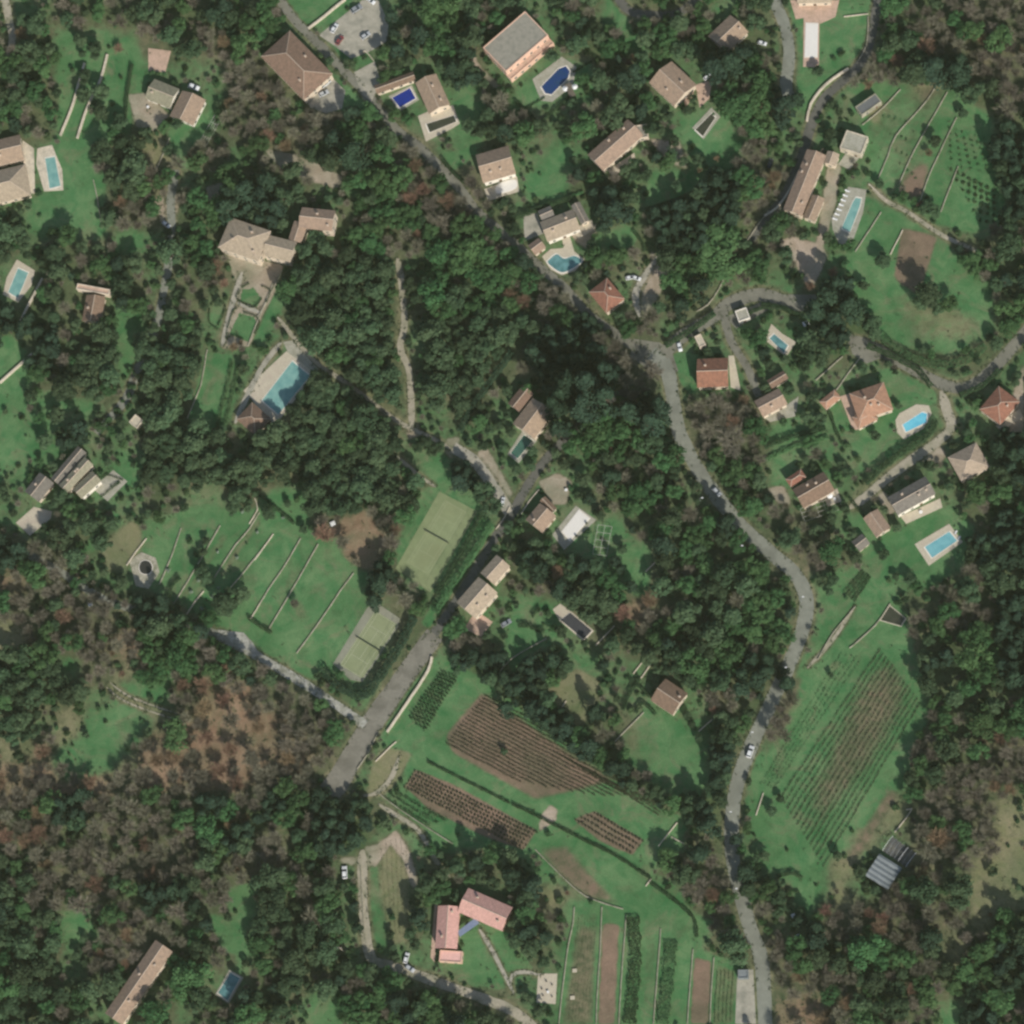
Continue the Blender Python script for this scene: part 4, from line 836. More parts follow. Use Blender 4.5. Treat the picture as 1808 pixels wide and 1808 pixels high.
# ------------------------------------------------------------ hedges and crop rows
def hedge(s, w=1.1, h=1.6, m='hedge', desc='dark clipped hedge', name='hedge', dens=16, size=.20, cat='hedge', group='hedges', label=None, block=True):
    pts = PP(s); P = smooth_line(W(pts), 1.0); mx = sum(p[0] for p in P) / len(P); my = sum(p[1] for p in P) / len(P)
    Pn = np.array(P); L_ = sum(math.dist(a, b) for a, b in zip(P, P[1:])); n = int(L_ * (w + 2 * h) * dens)
    t = rng.uniform(0, len(P) - 1.001, n); i = t.astype(int); f = (t - i)[:, None]; C0 = Pn[i] * (1 - f) + Pn[i + 1] * f; D = Pn[i + 1] - Pn[i]; D /= np.linalg.norm(D, axis=1, keepdims=True) + 1e-9; Nn = np.stack([-D[:, 1], D[:, 0]], 1)
    u = rng.uniform(0, w + 2 * h, n); top = (u > h) & (u < h + w); side = np.where(u <= h, -1, 1)
    off = np.where(top, u - h - w / 2, side * w / 2) + rng.normal(0, .08, n); z = np.where(top, h, rng.uniform(0, 1, n) * h) + rng.normal(0, .08, n)
    wobble = 1 + .15 * np.sin(t * .9) + .1 * np.sin(t * 2.3 + 1); off *= wobble; z *= (1 + .08 * np.sin(t * 1.7))
    cen = np.stack([C0[:, 0] + Nn[:, 0] * off - mx, C0[:, 1] + Nn[:, 1] * off - my, np.maximum(z, .05)], 1)
    nr = np.where(top[:, None], np.array([[0, 0, 1.]]), np.stack([Nn[:, 0] * side, Nn[:, 1] * side, np.full(n, .3)], 1))
    o = link(bpy.data.objects.new(name, quads_mesh(name, leaves(cen, nr, size), LM[m]))); o.location = (mx, my, 0); tag(o, label, cat, group)
    if not label: c = pts[len(pts) // 2]; AUTO.append((o, desc, c[0], c[1]))
    if block:
        L2, R2 = ribbon_poly(P, w + .8); r = ras(L2 + R2[::-1])
        if r: BLOCK[r[0]] |= r[1]
    return o
hedge('868,928 840,975 800,1035 770,1085', 1.9, 3.0, 'hedgel', dens=12, label='long bright green clipped hedge between the large tennis court and the road')
hedge('852,905 815,975 770,1050', 1.2, 2.2, label='dark leafy strip standing in for hedge shade along the large tennis court')  # dark leaf strip put in for the shade of the bright hedge
hedge('732,1092 708,1140 668,1202 642,1230 602,1216 572,1186', 2.4, 3.2, 'conif', dens=9, size=.28, label='tall dark hedge wrapping the small tennis court')
hedge('905,625 870,672 835,722 812,765', 1.8, 3.4, 'conif', dens=9, size=.25, label='long dark straight hedge left of the three-winged brown house')
hedge('1175,612 1215,588 1262,555', 1.5, 2.4, label='straight dark hedge between the pale road and the red house lawn')
hedge('1405,555 1375,545 1345,545 1320,555', 1.0, 1.8, label='curved clipped hedge above the lane loop pool')
hedge('1345,538 1385,545 1420,565 1428,585', 1.0, 1.8, label='second curved hedge beside the lane loop pool')
hedge('1532,612 1575,630 1620,655 1645,685', 1.6, 2.6, label='dark roadside hedge above the terracotta villa lawn')
hedge('1560,600 1600,628 1650,645 1700,640 1740,612', 2.6, 2.4, 'shrub', dens=9, label='thick bushy hedge along the lower rim of the oval meadow')
hedge('1765,655 1735,682 1695,700', 1.5, 2.4, label='dark hedge along the outer bend of the right-hand road')
hedge('1652,745 1640,768 1600,795 1560,825 1528,855', 1.8, 2.6, label='long dark hedge between the earth track and the oval pool garden')
hedge('1458,757 1405,770 1350,790', 1.4, 1.8, label='dark hedge along the top of the vegetable strip')
hedge('1462,772 1400,790 1352,812', 1.2, 1.0, 'hedgel', desc='light green low hedge')
hedge('1465,728 1480,770 1488,785', .8, 1.6)
hedge('1556,955 1530,918 1500,880', .8, 1.4)
hedge('1320,1600 1330,1605', .8, 1.0)
hedge('1013,350 975,362 925,380 895,392', 1.4, 2.2, label='long dark hedge between the tan house and the rambling house')
hedge('935,375 980,358 1030,340', .7, 1.0, 'hedgel', desc='light green low hedge')
hedge('782,283 800,305 822,325', 1.0, 1.8)
hedge('910,178 935,200 952,216 985,190 1012,165', .8, 1.2, label='low clipped hedge framing the lower villa lawn')
hedge('1034,85 1050,100 1075,118 1050,138 1030,150', .8, 1.2, label='low clipped hedge framing the upper villa lawn')
hedge('913,198 940,185 962,172', .4, .6, desc='thin low box hedge'); hedge('1012,128 1045,108', .4, .6, desc='thin low box hedge')
for s in ('423,512 418,522 420,530 445,543 452,540 462,528', '462,505 478,514 470,535', '420,545 412,548 402,580 400,592', '430,552 446,556 458,568 450,590', '372,540 382,530 398,540 385,575', '370,545 370,570 386,582', '427,508 440,500', '398,598 415,592 430,600'):
    hedge(s, .45, .7, desc='little box hedge of the parterre', dens=30, size=.11, name='box_hedge')
for s in ('170,850 190,838', '190,838 218,848', '195,860 212,850', '178,878 212,852'): hedge(s, .5, .7, desc='little box hedge of the parterre', dens=25, size=.12, name='box_hedge')
for s in ('410,640 400,690 390,730 380,770', '422,645 410,700 398,750'): hedge(s, .9, 1.3, 'shrub', desc='loose line of shrubs', dens=9)
hedge('1100,1255 1112,1225 1130,1198', .9, 1.8); hedge('1112,1200 1135,1218 1148,1230', .9, 1.6); hedge('1122,1260 1132,1243 1142,1246 1158,1262', .9, 1.6)
hedge('916,1105 935,1105', 1.2, 1.6); hedge('938,1108 962,1116', 1.2, 1.6); hedge('940,1090 953,1072', .6, 1.4)
hedge('1080,235 1050,262', .6, 1.4) if False else None
hedge('905,1420 950,1442 995,1465 1040,1488 1085,1510 1150,1552', .7, 1.1, label='long low dark hedge crossing the fields below the vineyard')
hedge('1150,1560 1190,1590 1225,1622 1230,1655', .9, 1.2, label='dark hedge curving above the striped fields')
hedge('755,1345 820,1378 900,1418', .6, .9, label='narrow dark hedge between vineyard and trellis field')
hedge('296,1060 304,1035 318,1020', 1.1, 1.6, desc='short rounded hedge')
hedge('440,1092 462,1108 480,1118', .9, 1.6)
hedge('1180,1612 1225,1615', .6, .8) if False else None
hedge('1140,372 1180,358 1230,340', 1.0, 1.5, label='dark hedge below the pale triangular lawn')
hedge('1120,410 1135,430 1140,445', .9, 1.5); hedge('1078,435 1095,445 1120,440', .8, 1.4)
hedge('234,115 225,170 222,215', .8, 1.6); hedge('455,870 490,900 520,925', .8, 1.4)
hedge('1372,1548 1400,1543 1415,1550', .9, 1.6, desc='short rounded hedge')
hedge('1394,1573 1412,1574', .5, .9)
# wide shrub rows in the striped fields
for s, lab in (('1118,1620 1122,1700 1112,1808', 'dark shrub row between the second and third striped field'), ('1186,1665 1180,1730 1170,1808', 'dark shrub row left of the right-hand brown field strip')):
    hedge(s, 4.0, 1.3, 'shrub', dens=7, size=.26, label=lab, name='shrub_row', cat='shrub row', group='shrub rows in the striped fields')
def crop_rows(A, B, A2, B2, n, kind, w, h, m, size, dens, name, desc, group, cat, gap=0.0):
    for i in range(n):
        t = i / (n - 1) if n > 1 else 0
        p = (A[0] + (A2[0] - A[0]) * t, A[1] + (A2[1] - A[1]) * t); q = (B[0] + (B2[0] - B[0]) * t, B[1] + (B2[1] - B[1]) * t)
        (x0, y0), (x1, y1) = at(*p), at(*q); L_ = math.hypot(x1 - x0, y1 - y0); k = max(2, int(L_ * dens)); u = rng.uniform(0, 1, k)
        if gap: u = (np.round(u * L_ / gap) * gap + rng.normal(0, gap * .13, k)) / L_
        mx, my = (x0 + x1) / 2, (y0 + y1) / 2; nx, ny = -(y1 - y0) / L_, (x1 - x0) / L_; o_ = rng.normal(0, w / 2.4, k); wv = .12 * np.sin(u * L_ * .4 + i)
        cen = np.stack([x0 + (x1 - x0) * u + nx * (o_ + wv) - mx, y0 + (y1 - y0) * u + ny * (o_ + wv) - my, np.abs(rng.normal(h * .55, h * .25, k)) + .03], 1)
        o = link(bpy.data.objects.new(name, quads_mesh(name, leaves(cen, np.tile([[0, 0, 1.]], (k, 1)), size, jit=.8), LM[m] if m in LM else m))); o.location = (mx, my, 0); tag(o, None, cat, group)
        AUTO.append((o, desc, (p[0] + q[0]) / 2, (p[1] + q[1]) / 2))
M_SOILROW = mat('red_soil_clods', (.155, .075, .05), .4, 1.2, .95, .3)
crop_rows((795, 1318), (840, 1230), (0, 0), (0, 0), 0, 0, .3, .5, 'vine', .12, 20, 'vine_row', '', '', '') if False else None
# main vineyard: rows run down to the right
for i in range(17):
    t = i / 16
    a = (787 + (856 - 787) * t, 1312 - (1312 - 1228) * t); ln = 150 + 170 * math.sin(min(1, t * 1.3) * 1.6)
    b = (a[0] + ln * .888 + 0, a[1] + ln * .46)
    if t > .5: b = (b[0], b[1])
    lim = (1000 + 150 * t, 0)
    crop_rows(a, b, a, b, 1, 0, .32, .8, 'vine', .13, 24, 'vine_row', 'dark bare vine row', 'vine rows of the main vineyard', 'vine row')
for i in range(5):
    a = (1080 + i * 9, 1372 - i * 3 + 6 * i * .2); b = (a[0] + 110 - i * 4, a[1] + 62 - i * 2)
    crop_rows((985 + i * 14, 1330 + i * 9), (1165 + i * 2, 1440 - i * 6 + i * i * .3), (0, 0), (0, 0), 1, 0, .4, .6, 'vine', .16, 14, 'vine_row', 'sparse green vine row', 'vine rows of the main vineyard', 'vine row')
for i in range(14):
    t = i / 13; a = (1555 + 70 * t, 1145 + 95 * t); b = (1378 + 75 * t, 1410 + 120 * t)
    crop_rows(a, b, a, b, 1, 0, .32, .7, 'vine', .13, 18, 'vine_row', 'slanting dark vine row', 'vine rows of the right-hand field', 'vine row')
for i in range(5):
    t = i / 4; crop_rows((1522 - 36 * t, 1160 - 8 * t), (1365 - 22 * t, 1395 - 10 * t), (0, 0), (0, 0), 1, 0, .5, .5, 'hedge', .14, 7, 'vine_row', 'faint green vine row', 'vine rows of the right-hand field', 'vine row')
for i in range(5):
    t = i / 4; crop_rows((781 + 25 * t, 1186 + 10 * t), (724 + 25 * t, 1268 + 22 * t), (0, 0), (0, 0), 1, 0, .8, .9, 'hedge', .22, 26, 'shrub_row', 'row of small dark olive bushes', 'dark bush rows beside the road', 'shrub row', 1.4)
for i in range(6):
    t = i / 5; crop_rows((733 - 18 * t, 1362 + 28 * t), (944 - 20 * t, 1468 + 30 * t), (0, 0), (0, 0), 1, 0, .5, .6, 'vine', .2, 20, 'trellis_row', 'dotted dark trellis row', 'trellis rows on red soil', 'trellis row', 1.5)
for i in range(4):
    t = i / 3; crop_rows((1050 - 34 * t, 1436 + 12 * t), (1134 - 18 * t, 1485 + 22 * t), (0, 0), (0, 0), 1, 0, .5, .6, 'vine', .2, 20, 'trellis_row', 'short dotted trellis row', 'trellis rows on red soil', 'trellis row', 1.5)
for i in range(5):
    t = i / 4; crop_rows((1523 + 14 * t, 1006 + 12 * t), (1490 + 18 * t, 1045 + 18 * t), (0, 0), (0, 0), 1, 0, .5, .5, 'hedge', .17, 22, 'vegetable_row', 'short dark vegetable row', 'vegetable rows', 'vegetable row')
for i in range(6):
    t = i / 5; crop_rows((1680 + 10 * i, 300 + 18 * i), (1750 + 4 * i, 335 + 12 * i), (0, 0), (0, 0), 1, 0, .9, .6, 'shrub', .25, 20, 'vegetable_row', 'dotted row of garden plants', 'garden plant rows', 'plant row', 2.6)
for i in range(4):
    crop_rows((1560 + 12 * i, 205 + 30 * i), (1600 + 6 * i, 215 + 34 * i), (0, 0), (0, 0), 1, 0, .9, .5, 'shrub', .2, 7, 'vegetable_row', 'dotted row of garden plants', 'garden plant rows', 'plant row', 2.2)
for i in range(6):
    crop_rows((1675 + 12 * i, 225 + 4 * i), (1682 + 16 * i, 290 + 4 * i), (0, 0), (0, 0), 1, 0, .8, .5, 'shrub', .2, 7, 'vegetable_row', 'dotted row of garden plants', 'garden plant rows', 'plant row', 2.6)
for i in range(7):
    crop_rows((1022 + i * 5.2, 1615 + i), (1004 + i * 5.6, 1800), (0, 0), (0, 0), 1, 0, .25, .2, 'vine', .1, 4, 'crop_row', 'thin sparse crop row', 'crop rows of the leftmost strip field', 'crop row')
for i in range(5):
    crop_rows((1266 + i * 7, 1712), (1261 + i * 7, 1805), (0, 0), (0, 0), 1, 0, .3, .3, 'hedge', .13, 9, 'crop_row', 'thin green crop row', 'crop rows of the rightmost strip field', 'crop row')
for i in range(6):
    crop_rows((672 + i * 9, 1482 + (i - 3) ** 2), (684 + i * 7, 1650), (0, 0), (0, 0), 1, 0, .25, .2, 'vine', .1, 5, 'crop_row', 'thin ploughed crop row', 'crop rows of the small oval field', 'crop row')
for i in range(3):
    crop_rows((680 + 6 * i, 1408 - 7 * i), (760 + 14 * i, 1458 - 4 * i), (0, 0), (0, 0), 1, 0, .9, .7, 'hedge', .22, 12, 'shrub_row', 'low dark green shrub row', 'shrub rows below the path', 'shrub row')
# ------------------------------------------------------------ cars
def car_parts():
    L, Wd = 4.25, 1.74; m = {}
    prof = [(-2.12, .35), (-2.12, .75), (-2.0, .93), (-1.75, 1.0), (.55, .98), (1.2, .90), (1.9, .78), (2.1, .62), (2.12, .35)]
    def loft(sec, name):     # sections across the width
        V = []; F = []; n = len(sec[0][1])
        for y, pr in sec: V += [(x, y, z) for x, z in pr]
        for j in range(len(sec) - 1): F += [(j * n + i, j * n + (i + 1) % n, (j + 1) * n + (i + 1) % n, (j + 1) * n + i) for i in range(n)]
        F += [tuple(range(n - 1, -1, -1)), tuple(range((len(sec) - 1) * n, len(sec) * n))]
        return V, F
    sh = lambda pr, k, dz: [(x * k, z if z < .5 else z - dz) for x, z in pr]
    m['body'] = loft([(-.87, sh(prof, .97, .12)), (-.78, sh(prof, 1, .02)), (0, sh(prof, 1, -.01)), (.78, sh(prof, 1, .02)), (.87, sh(prof, .97, .12))], 'body')
    cab = [(-1.85, .95), (-1.45, 1.40), (-1.1, 1.46), (.0, 1.46), (.25, 1.40), (1.0, .93)]
    m['windows'] = loft([(-.74, [(x * .98, z) for x, z in cab]), (-.62, cab), (.62, cab), (.74, [(x * .98, z) for x, z in cab])], 'w') 
    rf = [(-1.42, 1.42), (-1.1, 1.49), (-.5, 1.505), (.0, 1.49), (.18, 1.45), (.1, 1.40), (-1.3, 1.38)]
    m['roof'] = loft([(-.60, rf), (.60, rf)], 'r')
    w = MB(); w.tube((0, -.11, 0), (0, .11, 0), .32, .32, 14); w.tube((0, -.12, 0), (0, .12, 0), .19, .19, 8); m['wheel'] = (w.V, w.F)
    h = MB(); h.box(0, 0, 0, .10, .32, .13); m['headlight'] = (h.V, h.F)
    return m
CP_ = car_parts(); M_LAMP = mat('lamp_lens', (.6, .6, .58), .05, 1, .2, 0); M_TAIL = mat('tail_lens', (.25, .02, .02), .05, 1, .3, 0)
def paint(name, c):
    m = mat(name, c, .03, 1, .28, 0, spec=.5); m.node_tree.nodes['Principled BSDF'].inputs['Coat Weight'].default_value = .4; return m
PAINT = dict(white=paint('car_paint_white', (.72, .72, .70)), grey=paint('car_paint_grey', (.25, .26, .27)), silver=paint('car_paint_silver', (.45, .46, .46)), red=paint('car_paint_red', (.22, .05, .05)), black=paint('car_paint_black', (.02, .02, .022)), blue=paint('car_paint_blue', (.05, .08, .15)))
CM = {k: mesh(k, v[0], v[1], {'windows': M_GLASS, 'wheel': M_DARK, 'headlight': M_LAMP}.get(k, PAINT['white'])) for k, v in CP_.items()}
CMT = mesh('tail_light', *CP_['headlight'], M_TAIL)
def car(px, py, ang, col, label, k=1.0, kh=1.0, land=None, name='parked_car', cat='car'):
    x, y = at(px, py); zb = .06
    r = ras([(x + 2 * a, y + 2 * b) for a, b in ((-1, -1), (1, -1), (1, 1), (-1, 1))])
    BLOCK[r[0]] |= r[1]
    t = empty(name, x, y, zb, R(ang)); t.scale = (k, k * (1 if kh == 1 else 1.08), k * kh); tag(t, label, cat, 'vehicles parked or driving on lanes and yards')
    for nm in ('body', 'roof'):
        me = CM[nm].copy(); me.materials[0] = PAINT[col]; me.name = nm; link(bpy.data.objects.new(nm, me), t)
    link(bpy.data.objects.new('windows', CM['windows']), t)
    for sx in (-1.32, 1.35):
        for sy in (-.78, .78): w = link(bpy.data.objects.new('wheel', CM['wheel']), t); w.location = (sx, sy, .32)
    for sy in (-.6, .6):
        w = link(bpy.data.objects.new('headlight', CM['headlight']), t); w.location = (2.08, sy, .66)
        w = link(bpy.data.objects.new('tail_light', CMT), t); w.location = (-2.09, sy, .74)
    if land: LAND.append((px, py, land))
car(591, 51, 60, 'white', 'white car on the pale parking ground below the green sports pitch', land='white car in parking ground')
car(600, 72, 55, 'red', 'dark red car beside a white car on the parking ground')
car(646, 64, 35, 'silver', 'silver car parked alone in the middle of the parking ground')
car(630, 17, 30, 'grey', 'grey and white van at the top of the parking ground', 1.15, 1.2)
car(655, 2, -40, 'white', 'white car cut by the top edge of the parking ground')
car(572, 166, 25, 'silver', 'silver car in the yard of the big brown-roofed building')
car(576, 148, 40, 'white', 'white car tucked against the gutter of the big brown-roofed building')
car(343, 155, -25, 'white', 'white van beside the olive-roofed house', 1.1, 1.2, land='white van')
car(294, 397, -40, 'white', 'white car on the pale widening of the woodland lane', .9, land='white lane car')
car(1346, 77, -20, 'white', 'white car beside the curved lane at upper right', .85)
car(1113, 491, 10, 'white', 'left of two white cars near the dark red-brown house', .85); car(1124, 492, -20, 'white', 'right of two white cars near the dark red-brown house', .85, land='two white cars')
car(1200, 613, -75, 'white', 'white car parked at the hedge end behind the red house lawn', .9)
car(1266, 869, -50, 'silver', 'silver car driving on the winding road near the middle', land='silver road car')
car(894, 1101, 30, 'grey', 'grey car on the grass right of the long roadside house', land='grey garden car')
car(1325, 1328, 70, 'white', 'white car driving on the lower winding road', 1.12, land='white road car')
car(609, 1541, 93, 'white', 'white car with dark windscreen at the left end of the gravel drive', 1.15, land='white car by gravel drive')
car(718, 1692, 75, 'white', 'upper of two white cars below the pink villa drive', .95); car(724, 1710, -35, 'silver', 'lower silver car of the pair on the pink villa drive', .95, land='pair of drive cars')
car(888, 886, 80, 'white', 'white car squeezed against the verge near the road junction', .8)
car(1250, 137, 30, 'white', 'white car in the small courtyard of the square brown house', .85)
car(1360, 290, 72, 'black', 'dark car on the gravel left of the winding farmhouse lane', .95)
# ------------------------------------------------------------ garden furniture and small things
def lounger(px, py, ang, label, grp):
    x, y = at(px, py); t = empty('sun_lounger', x, y, .13, R(ang)); tag(t, label, 'sun lounger', grp)
    MB().box(0, 0, .30, 1.35, .62, .08).box(-.3, -.25, .13, .06, .06, .26).box(-.3, .25, .13, .06, .06, .26).box(.55, -.25, .13, .06, .06, .26).box(.55, .25, .13, .06, .06, .26).build('frame', M_WHITE, t)
    b = MB(); b.add([(-.62, -.31, .3), (-.62, .31, .3), (-1.15, .31, .7), (-1.15, -.31, .7), (-.62, -.31, .38), (-.62, .31, .38), (-1.19, .31, .78), (-1.19, -.31, .78)], [(0, 1, 2, 3), (7, 6, 5, 4), (0, 4, 5, 1), (1, 5, 6, 2), (2, 6, 7, 3), (3, 7, 4, 0)]); b.build('backrest', M_WHITE, t)
for i in range(7): lounger(1476 + 3.6 * i, 388 - 8.3 * i, -20, ['topmost', 'second', 'third', 'fourth', 'fifth', 'sixth', 'lowest'][6 - i] + ' white sun lounger in the row left of the slim teal pool', 'white loungers lined up beside the slim teal pool')
lounger(1688, 940, 60, 'white sun lounger right of the white-decked pool', None); lounger(1694, 950, 60, 'lower white sun lounger at the corner of the white-decked pool', None)
def parasol(px, py, r, m, label, z=.13):
    x, y = at(px, py); t = empty('parasol', x, y, z); tag(t, label, 'parasol')
    MB().lathe([(r, 2.15), (r * .5, 2.45), (.05, 2.7)], 8).build('canopy', m, t); MB().tube((0, 0, 0), (0, 0, 2.7), .04, .03).build('pole', M_FRAME, t); MB().lathe([(.35, 0), (.35, .08), (.1, .12)], 10).build('base', M_STONE, t)
parasol(1000, 160, 1.3, M_WHITE, 'left white parasol on the deck of the deep blue pool'); parasol(1016, 157, 1.2, M_WHITE, 'right white parasol on the deck of the deep blue pool'); parasol(1466, 878, 1.2, M_WHITE, 'white parasol on the terrace with furniture')
x, y = at(1008, 163); t = empty('pergola', x, y, .02, R(-68)); tag(t, 'brown slatted pergola between two white parasols by the deep blue pool', 'pergola')
mb = MB()
for i in range(9): mb.box(-2.6 + i * .65, 0, 2.45, .5, 2.4, .08)
mb.build('slatted_roof', M_WOODP, t)
for a in (-2.5, 2.5):
    for b in (-1, 1): MB().box(a, b, 1.2, .14, .14, 2.4).build('post', M_WOODP, t)
def table(px, py, label, r=.6, z=.1):
    x, y = at(px, py); t = empty('garden_table', x, y, z); tag(t, label, 'table'); MB().lathe([(r, .70), (r, .75)], 14).build('table_top', M_WHITE, t); MB().lathe([(.3, 0), (.06, .06), (.05, .70)], 8).build('leg', M_WHITE, t)
table(1000, 866, 'round white garden table on the rough patch above the dusty pink house'); table(1470, 870, 'round white table on the terrace with furniture'); table(1474, 882, 'lower round white table on the terrace with furniture'); table(968, 1752, 'round white table among dark pots on the square patio', .5); table(1626, 905, 'round white table in front of the long grey-brown house', .7)
table(262, 190, 'round white table on the cluttered terrace of the olive-roofed house')
def chair(px, py, a, label, grp):
    x, y = at(px, py); t = empty('garden_chair', x, y, .1, R(a)); tag(t, label, 'chair', grp)
    MB().box(0, 0, .44, .5, .5, .06).build('seat', M_DARK, t); MB().box(-.24, 0, .7, .05, .5, .5).build('backrest', M_DARK, t)
    for u in (-.21, .21):
        for v in (-.21, .21): MB().box(u, v, .2, .04, .04, .4).build('leg', M_DARK, t)
for px, py, a, l in ((965, 1733, 0, 'top left'), (975, 1739, 40, 'top right'), (957, 1746, 10, 'middle left'), (959, 1758, 80, 'bottom left'), (975, 1760, 120, 'bottom right')): chair(px, py, a, f'dark chair at {l} of the square cream patio', 'dark chairs on the square cream patio')
LAND.append((966, 1746, 'square cream patio'))
for px, py, lab in ((1050, 904, 'dark potted shrub at the top corner of the large white cover'), (1036, 925, 'dark potted shrub on the right rim of the large white cover'), (1018, 948, 'dark potted shrub on the lower rim of the large white cover')):
    x, y = at(px, py); t = empty('potted_plant', x, y, .12); tag(t, lab, 'potted plant'); MB().lathe([(.25, 0), (.35, .5)], 10).build('pot', M_STONE, t)
    n = 90; D = rng.normal(0, 1, (n, 3)); D /= np.linalg.norm(D, axis=1, keepdims=True); link(bpy.data.objects.new('foliage', quads_mesh('foliage', leaves(D * .4 + [0, 0, .85], D, .12), LM['conif'])), t)
def lamp(px, py, label, h=6.5):
    x, y = at(px, py); t = empty('street_lamp', x, y, 0); tag(t, label, 'street lamp', 'white roadside lamps'); MB().tube((0, 0, 0), (0, 0, h), .10, .06, 8).build('pole', M_METAL, t)
    a = MB(); a.tube((0, 0, h), (.9, 0, h + .3), .05, .04, 6); a.build('arm', M_METAL, t); MB().box(1.1, 0, h + .3, .75, .36, .16).build('lamp_head', M_WHITE, t)
for px, py, l in ((1415, 1062, 'white-headed street lamp on the wide bend of the winding road'), (1385, 1186, 'white-headed street lamp where the winding road enters the trees'), (1288, 1440, 'white-headed street lamp on the straight lower road'), (1298, 1575, 'white-headed street lamp at the lowest bend of the road'), (1326, 1300, 'white-headed street lamp just above the white road car'), (1160, 792, 'white-headed lamp in the trees left of the winding road'), (1238, 888, 'white-headed lamp left of the silver road car'), (1308, 972, 'white-headed lamp beside the middle stretch of the winding road')): lamp(px, py, l)
x, y = at(607, 1680); t = empty('power_pole', x, y); tag(t, 'wooden power pole lying its long pale shape beside the gravel drive wood', 'power pole'); t['label'] = 'tall pale power pole in the wood left of the gravel drive'
MB().tube((0, 0, 0), (0, 0, 9), .17, .11, 8).build('pole', M_STONEP, t); MB().box(0, 0, 8.4, 1.8, .12, .12).build('crossarm', M_WOODP, t)
for a in (-.7, 0, .7): MB().lathe([(.06, 8.46), (.09, 8.6), (.03, 8.72)], 8, cx=a).build('insulator', M_WHITE, t)
for px, py, lab in ((1015, 1714, 'upper small pale concrete slab cover in the leftmost strip field'), (1011, 1762, 'lower small pale concrete slab cover in the leftmost strip field')):
    x, y = at(px, py); o = MB().box(0, 0, .2, 1.5, 1.2, .4).box(0, 0, .44, 1.7, 1.4, .08).build('slab_cover', M_DECK); o.location = (x, y, 0); tag(o, lab, 'slab cover')
for px, py, w_, lab in ((1401, 1617, 1.6, 'small white garden box in the dark plot near the lower road'), (1408, 1655, 2.0, 'small white tarpaulin heap at the edge of the lower wood'), (588, 925, 2.0, 'small white rubble heap above the red clearing'), (160, 1068, 1.6, 'small white crate in the dark wood at left'), (1423, 572, 2.2, 'small pale cabinet at the end of the curved hedge'), (1375, 748, 1.2, 'white rubble heap')):
    if lab == 'white rubble heap': continue
    x, y = at(px, py); o = MB().box(0, 0, .45, w_, w_ * .8, .9, .4).box(.2, .1, .95, w_ * .7, w_ * .5, .12, .5).build('storage_box', M_WHITE); o.location = (x, y, 0); tag(o, lab, 'storage box')
# grey trellis frames beside the olive-roofed house and the garden grid by the winding road
def frame_grid(s, n, m_, label, name='garden_trellis'):
    P = W(PP(s)); cx, cy, a, L, Wd = fit_rect(P); t = empty(name, cx, cy, 0, a); tag(t, label, 'trellis')
    for i in range(n):
        v = -Wd / 2 + Wd * i / (n - 1); b = MB(); b.box(0, v, 1.5, L, .12, .10)
        for k in range(5): b.box(-L / 2 + L * (k + .02) / 4.1, v, .73, .08, .08, 1.44)
        b.build('bar', M_FRAME, t)
    for i in range(m_): MB().box(-L / 2 + L * i / (m_ - 1), 0, 1.61, .12, Wd, .10).build('crossbar', M_FRAME, t)
frame_grid('388,192 400,198 364,262 352,256', 4, 6, 'long pale trellis frame on the slope right of the olive-roofed house')
frame_grid('1412,900 1480,878 1488,900 1422,922', 4, 6, 'pale garden trellis grid below the house with furniture terrace')
frame_grid('1060,935 1090,928 1062,975 1045,985', 3, 5, 'narrow weathered trellis on the lawn right of the large white cover')
for px, py, lab in ((562, 900, ''),):
    pass
